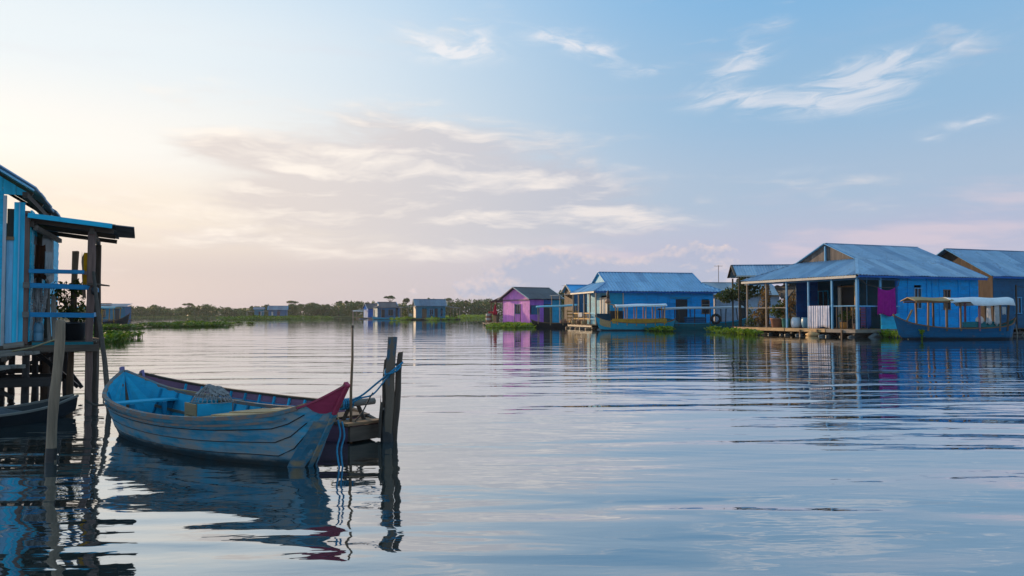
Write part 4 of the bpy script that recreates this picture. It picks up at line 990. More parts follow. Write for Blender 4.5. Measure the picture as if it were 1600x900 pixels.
def house_a():
    r = thing('floating_house', 'large blue floating house with a columned porch and magenta cloth, right side', 'house', (24.3, 56.0, 0), R(22))
    W, L, ze, s, a0 = 12.8, 13.0, 4.42, .44, 3.2; dz = .55
    zr = gable_roof(r, L, W, ze, s, 'tin_steel', None, a0, 0, seed=11, sw=1.0, amp=.036, pitch=.28)
    gable_wall(r, a0 + .10, a0 - .1, W - a0 + .1, ze + a0 * s - .06, ze, s, W, 'gable_wood', .24, seed=5)
    pbar('king_post', 'blue_trim_v', r, (a0 + .03, W / 2, ze + a0 * s), (a0 + .03, W / 2, zr - .2), .16, .10, (0, 1, 0))
    # eave boards: pale along the porch, blue along the front
    MB().bar((-.02, .1, ze - .13), (-.02, W - .1, ze - .13), .05, .17).build('eave_board', 'cream', r); MB().bar((.1, -.01, ze - .12), (L, -.01, ze - .12), .05, .15).build('eave_board', 'deep_blue', r)
    # porch posts
    for k, yy in enumerate((.3, 2.7, 5.1, 7.5, 9.9, 12.3)): post(r, .28, yy, dz, ze - .1, .18 if k == 0 else .12, 'blue_trim_v' if k < 4 else 'grey_wood_v', 'porch_post')
    for xx in (2.45,): post(r, xx, .3, 1.6, ze - .15, .12, 'blue_trim_v', 'porch_post')
    pbar('porch_beam', 'slate_wall', r, (.28, .2, ze - .28), (.28, W - .2, ze - .28), .10, .12); pbar('porch_beam', 'slate_wall', r, (.2, .3, ze - .28), (4.3, .3, ze - .28), .10, .12)
    # front wall with two windows
    X0 = 4.25
    ops = [(1.75, 2.45, 2.05, 3.55), (4.75, 5.4, 2.0, 3.45)]
    siding(r, (X0, .55), (L - .3, .55), dz, ze - .05, .30, 'blue_wall', ops, .05, seed=7, lap=.02)
    window(r, (X0 + 2.1, .55, 2.8), .03, .7, 1.5, 'blue_trim_v', 0, bars=1); window(r, (X0 + 5.08, .55, 2.72), .03, .65, 1.45, 'brown_wood_v', 0, bars=1)
    for xx in (1.1, 3.0, 3.55, 4.3, 6.3, 7.5): pbar('batten', 'blue_wall', r, (X0 + xx, .50, dz + .1), (X0 + xx, .50, ze - .1), .07, .05, (0, 1, 0))
    post(r, X0, .52, dz, ze - .1, .14, 'deep_blue', 'corner_post')
    # porch wall with the door
    dops = [(4.2, 5.9, dz, 3.75), (7.2, 8.3, 1.9, 3.5)]
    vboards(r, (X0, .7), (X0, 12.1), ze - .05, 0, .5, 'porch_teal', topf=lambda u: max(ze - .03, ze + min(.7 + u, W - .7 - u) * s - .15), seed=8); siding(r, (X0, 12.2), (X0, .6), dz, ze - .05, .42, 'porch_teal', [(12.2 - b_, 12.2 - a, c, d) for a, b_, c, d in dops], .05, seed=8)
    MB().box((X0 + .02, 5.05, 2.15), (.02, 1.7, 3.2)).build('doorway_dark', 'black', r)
    d1 = MB().box((X0 - .05, 5.95, 2.15), (.10, .28, 3.2)).build('door_jamb', 'cream', r); MB().box((X0 - .05, 4.16, 2.15), (.10, .14, 3.2)).build('door_jamb', 'brown_wood_v', r)
    MB().box((X0 - .05, 5.05, 3.80), (.10, 2.1, .12)).build('door_lintel', 'brown_wood', r)
    window(r, (X0, 7.75, 2.7), .03, 1.1, 1.6, 'teal_wall_v', math.pi / 2 * -1, bars=1)
    for yy in (8.6, 10.2, 3.2): pbar('batten', 'blue_trim_v', r, (X0 - .05, yy, dz), (X0 - .05, yy, ze), .08, .05, (0, 1, 0))
    MB().box((2.2, 2.4, 2.3), (.06, .1, 3.4)).build('inner_post', 'tan_wood', r)
    # deep blue partition at the far third of the porch
    siding(r, (X0 - .05, 8.35), (2.0, 8.35), dz, ze - .02, .42, 'deep_blue', (), .05, seed=9)
    # back and right walls
    piece('back_wall', 'slate_wall', r, ((X0 + L) / 2, 12.2, 2.6), (L - X0, .05, 4.2)); gable_wall(r, L - .3, .55, 12.2, dz, ze, s, W, 'slate_wall', 1.0)
    piece('floor', 'dark_wood', r, (8.5, 6.4, dz - .07), (8.5, 11.6, .08)); piece('porch_ceiling', 'dark_wood', r, (2.2, 6.4, ze + .05), (3.9, 11.5, .03))
    # half wall and rails
    siding(r, (2.45, .28), (X0, .28), dz, 1.68, .28, 'turq_h', (), .04, seed=10); pbar('rail', 'blue_trim', r, (.3, .28, 2.2), (X0, .28, 2.2), .07, .09)
    railing(r, (.28, .4), (.28, 5.0), 2.22, 'blue_trim', 1); railing(r, (.28, 7.6), (.28, 12.2), 2.15, 'grey_wood', 1)
    for k in range(4): pbar('baluster', 'dark_wood_v', r, (.28, .75 + k * .5, dz), (.28, .75 + k * .5, 2.2), .05, .05, (0, 1, 0))
    # deck
    deck(r, -.35, 4.3, -.1, W + .2, dz, 'deck_wood', 'x', .26); deck(r, 4.35, L - .2, -.25, .5, dz - .02, 'grey_wood', 'x', .25)
    for (a, b_, m) in ((7.0, W + .4, 'tan_wood'), (2.7, 6.9, 'tan_wood'), (-.2, 2.6, 'grey_wood')): MB().bar((-.42, a, dz - .12), (-.42, b_, dz - .12), .06, .24).build('edge_plank', m, r)
    MB().bar((-.4, -.22, dz - .12), (4.4, -.26, dz - .12), .06, .22).build('edge_plank', 'grey_wood', r); pbar('edge_plank', 'dark_wood', r, (4.4, -.3, dz - .16), (L - .2, -.3, dz - .16), .06, .2)
    under(r, -.3, L - .4, .0, W, dz - .16)
    rg = random.Random(4)
    for k in range(14):
        yy = .4 + k * .9 + rg.uniform(-.2, .2); q = rg.uniform(.12, .2)
        MB().tube([(-.55 + rg.uniform(-.2, .2), yy, .02), (.1, yy + .1, .08), (1.6, yy + .2, .06)], [q * .55, q, q * .9], 8).build('float_log', rg.choice(['brown_wood', 'float_grey', 'wet_wood', 'wet_wood']), r, True)
    for k in range(6):
        xx = .6 + k * 2.1; MB().tube([(xx, -.3, -.1), (xx + .6, -.25, .12), (xx + 1.5, -.2, .1)], [.1, .17, .14], 8).build('float_log', rg.choice(['float_grey', 'wet_wood', 'brown_wood']), r, True)
    for yy, h in ((1.0, .5), (3.4, .5), (5.2, .45)): post(r, -.5, yy, -.6, h, .1, 'brown_wood_v', 'mooring_stake')
    MB().tube([(-.48, 4.6, .1), (-.6, 3.9, .13), (-.5, 3.2, .15)], [.05, .24, .07], 10).build('float_sack', 'straw', r, True)
    M = frame_of(r)
    def w(p): return M @ Vector(p)
    # cloths and props
    ln = tag(MB().tube([w((.3, .12, ze - .25)), w((1.0, .12, 3.72)), w((1.9, .10, 3.55)), w((3.5, .10, 3.52)), w((4.0, .12, 3.7)), w((4.3, .3, ze - .3))], .025, 6).build('clothes_line', 'rope_dark', None, True), 'clothes line strung across the corner of the large porch', 'rope')
    sagcloth('hanging_cloth', 'magenta cloth hanging from a line at the porch corner', 'cloth', w((1.95, .05, 3.56)), w((3.6, .05, 3.54)), 1.95, 'cloth_magenta', .22, .05, 26, 16, 3, flare=.06)
    sagcloth('hanging_cloth', 'pale striped blanket hung over the porch railing', 'cloth', w((.18, 5.05, 2.26)), w((.18, 2.85, 2.26)), 1.66, 'cloth_stripe', .0, .03, 30, 8, 6)
    sagcloth('hanging_cloth', 'red patterned cloth hung low beside the porch corner post', 'cloth', w((.5, .22, 2.15)), w((.95, .22, 2.15)), 1.45, 'cloth_pattern', .0, .03, 12, 8, 8)
    sagcloth('hanging_cloth', 'blue cloth hung next to the red patterned one on the porch', 'cloth', w((1.02, .22, 2.15)), w((1.45, .22, 2.15)), 1.5, 'cloth_blue', .0, .03, 12, 8, 11)
    ham = MB()
    ham.sheet(lambda u, v: (0, lerp(-1.35, 1.2, u), -.15 - 1.15 * math.sin(math.pi * u) ** .8 * v - .05 * math.sin(u * 20)), 18, 5, .02)
    h = tag(ham.build('hammock', 'tarp_dark', None, True), 'dark hammock slung under the porch roof above the plants', 'hammock'); h.matrix_world = Matrix.Translation(w((1.1, 8.7, ze - .3))) @ Matrix.Rotation(R(22), 4, 'Z')
    jar('water_jar', 'white glazed water jar on the porch, left of the blue jar', 'jar', w((.75, 7.0, dz)), [(.26, 0), (.36, .12), (.40, .45), (.34, .72), (.26, .82)], 'white_glaze')
    jar('water_jar', 'blue glazed water jar on the porch, right of the white one', 'jar', w((.95, 6.05, dz)), [(.28, 0), (.36, .1), (.42, .4), (.40, .7), (.36, .8)], 'pale_blue_plastic')
    jar('bucket', 'blue bucket standing behind the glazed jars', 'bucket', w((1.9, 5.6, dz)), [(.24, 0), (.26, .03), (.34, .62)], 'blue_plastic')
    fp = foliage_plant
    fp('potted_plant', 'bushy plant in the large terracotta planter on the porch', w((.75, 9.15, dz)), [(.40, 0), (.46, .03), (.56, .66), (.60, .68), (.60, .76), (.5, .74)], 'terracotta', [((0, 0, 1.35), (.65, .6, .55), 330, .22), ((.3, 0, 1.8), (.35, .35, .5), 110, .2)], 'leaf_pot', 12)
    fp('potted_plant', 'tall thin plant in the green pot beside the terracotta planter', w((.75, 8.15, dz)), [(.26, 0), (.28, .03), (.36, .72), (.38, .74), (.3, .74)], 'green_plastic', [((0, 0, 1.4), (.32, .3, .6), 80, .2)], 'leaf_dry', 13)
    fp('potted_plant', 'drooping plant in an orange pot behind the porch balusters', w((.7, 2.05, dz)), [(.2, 0), (.22, .02), (.28, .5), (.22, .5)], 'orange', [((.1, 0, .95), (.5, .45, .4), 150, .22)], 'leaf_pot', 14)
    fp('potted_plant', 'spiky plant in a terracotta pot close to the porch corner post', w((.8, 1.0, dz)), [(.16, 0), (.18, .02), (.24, .42), (.2, .42)], 'terracotta', [((0, 0, 1.2), (.4, .4, .55), 60, .28)], 'leaf_dry', 15, 9)
    fp('climbing_plant', 'tall dry climbing plant filling the far end of the porch', w((.9, 11.3, dz)), None, None, [((0, .2, .8), (.7, 1.0, .8), 520, .2), ((.1, -.5, 1.7), (.5, .7, 1.0), 380, .18), ((.2, -.7, 2.7), (.4, .6, .9), 300, .18)], 'leaf_dry', 16, 14, 'plant')
    fp('climbing_plant', 'green leafy plant growing low at the outer corner of the porch', w((.5, 12.1, dz)), None, None, [((0, 0, .45), (.5, .6, .45), 170, .2), ((0, .1, 1.3), (.25, .3, .6), 60, .18)], 'leaf_pot', 17, 8, 'plant')
    fp('climbing_plant', 'brown creeper hanging below the hammock at the back of the porch', w((2.4, 9.6, dz)), None, None, [((0, 0, 2.4), (.6, 1.3, .9), 460, .18), ((0, .5, 1.1), (.6, 1.0, .9), 330, .18)], 'leaf_dry', 18, 10, 'plant')
    # kitchen lean-to behind
    q = thing('lean_to_shed', 'open tin roofed lean-to shed standing behind the left end of the columned porch', 'shed', (20.0, 71.0, 0), R(-8))
    gable_roof(q, 5.8, 5.0, 5.10, .42, 'tin_steel', seed=31, sw=1.0, rows=1, trim='dark_wood')
    gable_wall(q, 5.6, .2, 4.8, 4.9, 5.10, .42, 5.0, 'dark_wood_v', .4)
    MB().bar((0, -.05, 5.02), (5.8, -.05, 5.02), .05, .12).build('fascia', 'cream', q)
    for xx, yy in ((.3, .3), (2.8, .3), (5, .3), (.3, 4.6), (5, 4.6)): post(q, xx, yy, .4, 5.0, .14, 'dark_wood_v')
    deck(q, 0, 5.2, 0, 5.0, .5, 'dark_wood'); floats(q, .1, 5.1, .3, 4.6, 3, seed=3)
    rg = random.Random(5)
    t = thing('garden_tree', 'small rounded tree behind the lean-to shed by the columned porch', 'tree', w((3.6, 17.6, 0)))
    MB().tube([(0, 0, -.3), (.1, 0, 1.5), (.05, .1, 2.8)], [.16, .13, .09], 8).build('trunk', 'bark', t, True)
    mb = MB()
    for c_, r_ in (((0, 0, 3.6), (1.5, 1.3, .8)), ((1.2, .3, 3.9), (1.3, 1.1, .7)), ((-1.1, .2, 3.3), (1.1, 1, .6)), ((.6, 0, 4.6), (.9, .9, .5))): mb.leaves(c_, r_, 420, .3, rg, .3, .3)
    mb.build('crown', 'leaf_tree', t)
house_a()

def house_b():
    r = thing('floating_house', 'dark slate blue house with a long tin roof at the right edge', 'house', (38.7, 64.0, 0), R(20))
    W, L, ze, s = 8.8, 14.0, 4.72, .57
    zr = gable_roof(r, L, W, ze, s, 'tin_steel', seed=41, sw=1.0, amp=.036, pitch=.28)
    gable_wall(r, .45, .4, W - .4, .5, ze, s, W, 'dark_wood_v', .3, seed=6)
    ops = [(2.4, 3.1, 1.7, 3.0), (9, 10, .5, 3)]
    siding(r, (.45, .4), (L - .4, .4), .5, ze - .1, .28, 'slate_wall', ops, .05, seed=12, lap=.02)
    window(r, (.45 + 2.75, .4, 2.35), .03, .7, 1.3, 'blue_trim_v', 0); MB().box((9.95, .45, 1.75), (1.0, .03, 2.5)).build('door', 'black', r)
    piece('back_wall', 'slate_wall', r, (L / 2, W - .4, 2.6), (L - .8, .05, 4.2)); gable_wall(r, L - .4, .4, W - .4, .5, ze, s, W, 'slate_wall', 1.0)
    MB().bar((0, -.02, ze - .12), (L, -.02, ze - .12), .05, .15).build('eave_board', 'deep_blue', r)
    post(r, 2.0, -.4, .3, 4.0, .10, 'dark_wood_v', 'line_post'); MB().tube([(2.0, -.4, 3.9), (4.5, -.4, 3.6), (8.0, -.3, 3.9)], .02, 5).build('wash_line', 'rope_dark', r)
    deck(r, -.4, L, -1.0, W, .48, 'dark_wood', 'x', .4); under(r, -.3, L, -.9, W, .3); floats(r, -.2, 3, -.9, W, 6, seed=8)
    M = frame_of(r); rg = random.Random(6)
    t = thing('driftwood_pile', 'tangle of driftwood and reeds below the slate blue house', 'driftwood', M @ Vector((.4, -1.8, 0)))
    for k in range(12): a = rg.uniform(-.6, .6); MB().bar((-1 + k * .3, rg.uniform(-.2, .3), -.1), (-1 + k * .3 + rg.uniform(-.7, .7), a, rg.uniform(.4, 1.0)), .06, .06).build('branch', 'grey_wood', t)
house_b()

def house_c():
    r = thing('floating_house', 'long bright blue floating house with a pale blue tin roof, centre right', 'house', (8.75, 84.5, 0), R(13))
    W, L, ze, s, a0 = 8.6, 15.2, 4.12, .52, 2.0; dz = .5
    zr = gable_roof(r, L, W, ze, s, 'tin_blue', None, a0, a0, seed=51, sw=1.0, amp=.04, pitch=.36)
    for X in (a0 + .1, L - a0 - .1): gable_wall(r, X, a0 - .05, W - a0 + .05, ze + a0 * s - .05, ze, s, W, 'teal_wall_v', .3)
    X0 = 1.9
    ops = [(7.6 - .0, 9.0, dz, 3.25), (10.7, 11.6, 1.7, 3.1)]
    siding(r, (X0 + 1.5, .5), (L - 1.2, .5), dz, ze - .05, .42, 'blue_wall', [(a - 1.5, b_ - 1.5, c, d) for a, b_, c, d in ops], .05, seed=14)
    siding(r, (X0, .5), (X0 + 1.5, .5), 2.0, ze - .05, .3, 'teal_wall', (), .05, seed=15); MB().box((X0 + .75, .52, 1.25), (1.5, .04, 1.5)).build('dark_panel', 'black', r)
    for xx in (1.5, 4.2, 5.5, 6.9, 9.5): pbar('batten', 'cream' if xx == 1.5 else 'blue_wall', r, (X0 + xx, .44, dz if xx != 1.5 else 2.0), (X0 + xx, .44, ze - .1), .12 if xx == 1.5 else .06, .06, (0, 1, 0))
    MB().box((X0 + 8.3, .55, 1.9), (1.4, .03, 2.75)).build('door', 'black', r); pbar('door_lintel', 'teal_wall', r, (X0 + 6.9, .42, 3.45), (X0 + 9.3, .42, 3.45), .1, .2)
    window(r, (X0 + 11.15, .5, 2.4), .03, .9, 1.4, 'brown_wood_v', 0, bars=0); pbar('shutter_rail', 'grey_wood', r, (X0 + 10.7, .5, 2.7), (X0 + 11.6, .5, 2.7), .05, .06)
    siding(r, (X0, W - .5), (X0, .5), dz, ze - .03, .42, 'teal_wall', [(W - .5 - 3.2, W - .5 - .5, dz, 3.4)], .05, seed=16)
    MB().box((X0 - .02, 2.3, 2.0), (.06, 2.6, 2.9)).build('cream_screen', 'cream', r); MB().box((X0 - .07, 2.2, 2.3), (.05, .7, 1.9)).build('screen_opening', 'slate_wall', r)
    piece('back_wall', 'slate_wall', r, ((X0 + L) / 2, W - .5, 2.4), (L - X0 - 1.2, .05, 3.8)); piece('end_wall', 'slate_wall', r, (L - 1.2, W / 2, 2.4), (.05, W - 1, 3.8)); piece('floor', 'dark_wood', r, (8, W / 2, dz - .05), (12, W - 1, .06))
    MB().bar((-.02, .1, ze - .12), (-.02, W - .1, ze - .12), .05, .16).build('eave_board', 'cream', r); MB().bar((.1, -.01, ze - .12), (L, -.01, ze - .12), .05, .14).build('eave_board', 'deep_blue', r)
    for yy in (.25, 2.2, 4.2, 6.2, 8.2): post(r, .25, yy, dz, ze - .05, .15, 'grey_wood_v', 'porch_post')
    for yy in (.25, 2.2, 4.2, 6.2):
        for k in range(2): pbar('rail', 'yellow_paint' if yy > 2 else 'teal_wall', r, (.25, yy, 1.75 - k * .62), (.25, yy + 1.95, 1.75 - k * .62), .07, .10)
        for k in range(4): pbar('baluster', 'yellow_paint' if yy > 2 else 'teal_wall', r, (.25, yy + .3 + k * .42, .55), (.25, yy + .3 + k * .42, 1.75), .05, .05, (0, 1, 0))
    siding(r, (.3, .28), (1.9, .28), dz, 1.7, .3, 'porch_teal', (), .04, seed=17)
    deck(r, -.4, X0, -.2, W, dz, 'deck_wood', 'x', .3); deck(r, X0, L - 1, -.5, .5, dz - .02, 'grey_wood', 'x', .3)
    under(r, -.3, L - 1.2, -.1, W, dz - .16); floats(r, -.6, 3.0, .1, W - .2, 9, ('brown_wood', 'straw', 'float_grey', 'wet_wood'), .2, 9)
    rg = random.Random(12)
    for k in range(6): xx = .2 + k * 2.2; MB().tube([(xx, -.35, -.05), (xx + .8, -.35, .1), (xx + 1.7, -.3, .08)], [.12, .18, .15], 8).build('float_log', rg.choice(['wet_wood', 'float_grey']), r, True)
    M = frame_of(r); w = lambda p: M @ Vector(p)
    sagcloth('hanging_cloth', 'white cloth over the yellow rail of the bright blue house', 'cloth', w((.15, 6.0, 1.82)), w((.15, 4.6, 1.82)), .5, 'cloth_white', 0, .03, 12, 6, 4)
    # neighbours peeping out behind
    q = thing('floating_house', 'small bright blue roofed house half hidden behind the yellow railed porch', 'house', (7.5, 101, 0), R(16))
    gable_roof(q, 4.6, 3.6, 4.45, .55, 'tin_bright', seed=61, sw=1.4, rows=1, trim='cream'); gable_wall(q, .3, .3, 3.3, .5, 4.45, .55, 3.6, 'dark_wood_v', .35); siding(q, (.3, .3), (4.3, .3), .5, 4.35, .4, 'slate_wall', [(1.4, 2.3, 1.5, 3)], .05, seed=18)
    window(q, (2.15, .3, 2.25), .03, .9, 1.5, 'blue_trim_v', 0); piece('back_wall', 'slate_wall', q, (2.3, 3.3, 2.4), (4.0, .05, 3.8)); piece('end_wall', 'slate_wall', q, (4.3, 1.8, 2.4), (.05, 3.0, 3.8)); deck(q, -.8, 4.6, -.6, 3.6, .5, 'deck_wood', 'x', .5); floats(q, -.6, 4.4, -.4, 3.4, 3, seed=19)
    roof(q, (-1.7, -.2, 4.05), (0, 1, 0), (1, 0, .06), 3.6, lambda u: 0, lambda u: 1.9, 1, 1.2, 'tin_grey', .02, .3, .012, 62)
    for yy in (0, 3.2): post(q, -1.5, yy, -.4, 4.05, .1, 'grey_wood_v')
    q = thing('floating_house', 'pale grey house with a narrow dark doorway, behind the long grey canopy boat', 'house', (23.4, 92.0, 0), R(10))
    gable_roof(q, 8.6, 7.0, 3.9, .44, 'tin_grey', seed=71, sw=1.4); siding(q, (.3, .4), (8.3, .4), .5, 3.8, .9, 'white_wall', [(3.05, 3.75, .5, 3.2)], .05, seed=20, lap=.0); MB().box((3.7, .45, 1.85), (.7, .03, 2.7)).build('door', 'black', q); MB().box((3.25, .33, 1.9), (.12, .06, 2.6)).build('door_jamb', 'brown_wood_v', q)
    gable_wall(q, .35, .4, 6.6, .5, 3.9, .44, 7.0, 'white_wall', .6); piece('back_wall', 'white_wall', q, (4.3, 6.6, 2.2), (8, .05, 3.4)); gable_wall(q, 8.3, .4, 6.6, .5, 3.9, .44, 7.0, 'teal_wall_v', .6); MB().bar((-.1, -.03, 3.78), (8.7, -.03, 3.78), .06, .16).build('eave_board', 'brown_wood', q)
    deck(q, -.5, 9, -.8, 7, .5, 'dark_wood', 'x', .5); floats(q, -.3, 8.6, -.6, 6.6, 5, seed=21)
house_c()

def house_d():
    r = thing('floating_house', 'pink floating house with a dark tin roof and purple side wall', 'house', (2.35, 110.0, 0), R(32))
    W, L, ze, s, dz = 8.2, 6.1, 3.78, .42, .45
    zr = gable_roof(r, L, W, ze, s, 'tin_dark', seed=81, sw=1.0, trim='cream')
    y0, y1 = .55, W - .55; X = .5
    ops = [(3.4, 4.6, 1.7, 3.05)]   # u from y1 down to y0
    vboards(r, (X, y1), (X, y0), dz, ze - .15, .48, 'pink_wall', ops, .05, seed=22)
    vboards(r, (X - .05, y1), (X - .05, y0), ze - .15, 0, .48, 'pink_wall', topf=lambda u: max(ze - .13, ze + (min(u + .55, W - u - .55)) * s - .08), seed=23)
    window(r, (X, y1 - 4.0, 2.38), .04, 1.2, 1.35, 'slate_wall', -math.pi / 2, bars=1); pbar('batten', 'brown_wood_v', r, (X - .05, y1 - 4.75, dz), (X - .05, y1 - 4.75, 3.1), .10, .06, (0, 1, 0)); pbar('batten', 'cream', r, (X - .06, y1 - 3.2, dz), (X - .06, y1 - 3.2, 3.2), .12, .05, (0, 1, 0))
    pbar('gable_beam', 'mauve_wood', r, (X - .1, y0, ze - .12), (X - .1, y1, ze - .12), .08, .16)
    vboards(r, (X, y0), (X + 2.3, y0), dz, ze - .1, .4, 'purple_wall', [(.2, 1.5, 1.6, 2.9)], .05, seed=24); MB().box((X + .9, y0 + .02, 2.25), (1.3, .03, 1.3)).build('shutter', 'slate_wall', r)
    MB().box((X + 3.0, y0 + .05, 1.75), (1.4, .03, 2.6)).build('door', 'black', r); siding(r, (X + 3.7, y0), (L - .3, y0), dz, ze - .1, .35, 'teal_wall', (), .05, seed=25); siding(r, (X + 2.3, y0), (X + 3.7, y0), 3.05, ze - .1, .3, 'deep_blue', (), .05, seed=26)
    piece('back_wall', 'purple_wall', r, (L / 2, y1, 2.1), (L - .9, .05, 3.3)); gable_wall(r, L - .4, y0, y1, dz, ze, s, W, 'slate_wall', .6)
    # side lean-to on the far side
    roof(r, (.1, W - 1.2, ze + .56), (1, 0, 0), (0, 1, -.21), 5.5, lambda u: 0, lambda u: 4.0, 1, 1.0, 'tin_brown', .02, .25, .012, 82); MB().bar((.05, W + 2.72, ze - .30), (5.6, W + 2.72, ze - .30), .05, .12).build('fascia', 'mauve_wood', r)
    for xx, yy in ((.3, W + 2.6), (.3, W + 1.2), (5.2, W + 2.6)): post(r, xx, yy, -.3, ze + .22 - (yy - W) * .20, .13, 'brown_wood_v', 'porch_post')
    deck(r, -1.0, L, -.4, W + 3.2, dz, 'deck_wood', 'x', .4); under(r, -.9, L, -.3, W + 3, dz - .16); floats(r, -.8, 4, 0, W + 3, 8, ('brown_wood', 'wet_wood', 'wet_wood'), .2, 27)
    M = frame_of(r); w = lambda p: M @ Vector(p)
    t = thing('striped_barrel', 'brown and cream banded barrel at the far end of the pink house deck', 'barrel', w((-.4, W + 2.2, dz)))
    for k in range(4): MB().lathe([(.36 + .05 * math.sin(math.pi * (k + j / 4) / 4), k * .32 + j * .08) for j in range(5)], 16).build('band', 'cream' if k % 2 else 'terracotta', t, True)
    for k in range(3): jar('red_pot', ['red pot, leftmost on the dark rail of the pink house porch', 'red pot in the middle of the pink house porch rail', 'red pot nearest to the pink wall on the porch rail'][k], 'pot', w((-.1, W + 2.4 - k * .75, dz + 1.32)), [(.14, 0), (.18, .1), (.2, .3)], 'cloth_red', .9, 'red pots on the pink house porch')
    pbar('rail', 'dark_wood', r, (-.1, W, dz + 1.27), (-.1, W + 2.8, dz + 1.27), .3, .06)
    vboards(r, (.2, W + .1), (.2, W + 1.9), dz, dz + 1.2, .2, 'dark_wood_v', seed=28)
    c = thing('folded_parasol', 'closed red parasol standing beside the pink wall', 'parasol', w((-.35, W + .35, dz)))
    MB().lathe([(.03, 0), (.03, 1.2)], 8).build('pole', 'brown_wood_v', c); MB().lathe([(.36, 1.15), (.30, 1.5), (.12, 2.4), (.03, 2.7)], 10).build('canopy', 'cloth_red', c, True)
house_d()

def village_clutter():
    def antenna(label, loc, h):
        t = thing('aerial', label, 'aerial', loc); MB().tube([(0, 0, 0), (.03, 0, h)], .035, 5).build('mast', 'dark_wood_v', t)
        MB().bar((-.5, 0, h - .1), (.5, 0, h - .1), .03, .03).build('boom', 'tin_dark', t)
        for k in range(4): MB().bar((-.45 + k * .3, -.35, h - .07), (-.45 + k * .3, .35, h - .07), .025, .025).build('element', 'tin_dark', t)
    antenna('thin aerial mast rising behind the pink house', (at(883, 500, 118).x, 118, 0), 6.0)
    antenna('thin aerial mast rising behind the right end of the bright blue house', (at(1123, 500, 97).x, 97, 0), 7.6)
    M = frame_of(bpy.data.objects['floating_house.002'])
    items = [((-.1, 6.9, .5), 'straw', 'round straw basket on the deck corner of the yellow railed porch'), ((-.05, 5.2, .5), 'brown_wood', 'brown wicker basket next to the straw one on the yellow railed porch'), ((-.1, 3.3, .5), 'straw', 'third basket, nearest to the golden sided boat, on the yellow railed porch')]
    for p, m, lab in items:
        t = thing('basket', lab, 'basket', M @ Vector(p)); MB().lathe([(.22, 0), (.30, .08), (.34, .28), (.30, .40)], 14).build('body', m, t, True); MB().lathe([(.30, .38), (.33, .39), (.33, .44), (.28, .44)], 14).build('rim', 'brown_wood', t, True)
village_clutter()

# ------------------------------------------------------------------ covered boats
def long_boat(name, label, loc, rz, L, beam, zmid, zbow, zst, hull, inn, rail, canopy=None, seed=1, ns=3):
    r = thing(name, label, 'boat', loc, R(rz)); h = L / 2; b = beam / 2
    H = Hull([(-h, .02, zst, 0, zst - .05), (-h * .93, b * .40, lerp(zst, zmid, .40), .03, .12), (-h * .8, b * .72, lerp(zst, zmid, .72), b * .35, -.1), (-h * .4, b * .97, zmid + .02, b * .6, -.2), (.1 * h, b, zmid, b * .62, -.2), (.5 * h, b * .9, lerp(zmid, zbow, .16), b * .5, -.18), (.78 * h, b * .58, lerp(zmid, zbow, .42), b * .18, -.1), (.92 * h, b * .26, lerp(zmid, zbow, .75), .02, .28), (h, .015, zbow, 0, zbow - .04)])
    strakes(r, H, ns, hull, inn, .03, 26, .01); bottom(r, H, 'dark_wood'); rails(r, H, rail, .08, .07, 26)
    ribs(r, H, [lerp(-h * .75, h * .6, k / 8) for k in range(9)], inn, .06, .05, .05)
    for q in (-.45, -.1, .25): thwart(r, H, q * h, .3, zmid - .18, 'brown_wood', .05)
    MB().bar((h * .80, 0, -.15), (h + .03, 0, zbow + .08), .09, .08, (0, 1, 0)).build('stem_post', rail, r)
    MB().bar((-h * .88, 0, -.1), (-h - .02, 0, zst + .06), .09, .08, (0, 1, 0)).build('stern_post', rail, r)
    if canopy:
        x0, x1, z0, z1, hw, mat, pmat, n, camber = canopy
        for k in range(n):
            X = lerp(x0 + .12, x1 - .12, k / (n - 1))
            for sy in (-1, 1):
                hb = H.hb_at(X, H.sec(X)[1]) - .03; pbar('canopy_post', pmat, r, (X, sy * hb, H.sec(X)[1] - .25), (X, sy * (hw - .06), lerp(z0, z1, (X - x0) / (x1 - x0)) - .02), .08, .08, (0, 1, 0))
            pbar('canopy_rib', pmat, r, (X, -hw, lerp(z0, z1, (X - x0) / (x1 - x0)) - .05), (X, hw, lerp(z0, z1, (X - x0) / (x1 - x0)) - .05), .06, .06)
        for sy in (-1, 1): pbar('canopy_beam', pmat, r, (x0, sy * (hw - .05), z0 - .06), (x1, sy * (hw - .05), z1 - .06), .06, .09)
        sg = random.Random(seed)
        def fn(u, v): X = lerp(x0 - .1, x1 + .1, u); return (X, lerp(-hw - .08, hw + .08, v), lerp(z0, z1, u) + camber * (1 - (2 * v - 1) ** 2) + .05 * math.sin(u * 9 + seed) * .5 - (.10 if v in (0.0, 1.0) else 0))
        MB().sheet(fn, 18, 8, .03).build('canopy', mat, r, True)
    return r, H
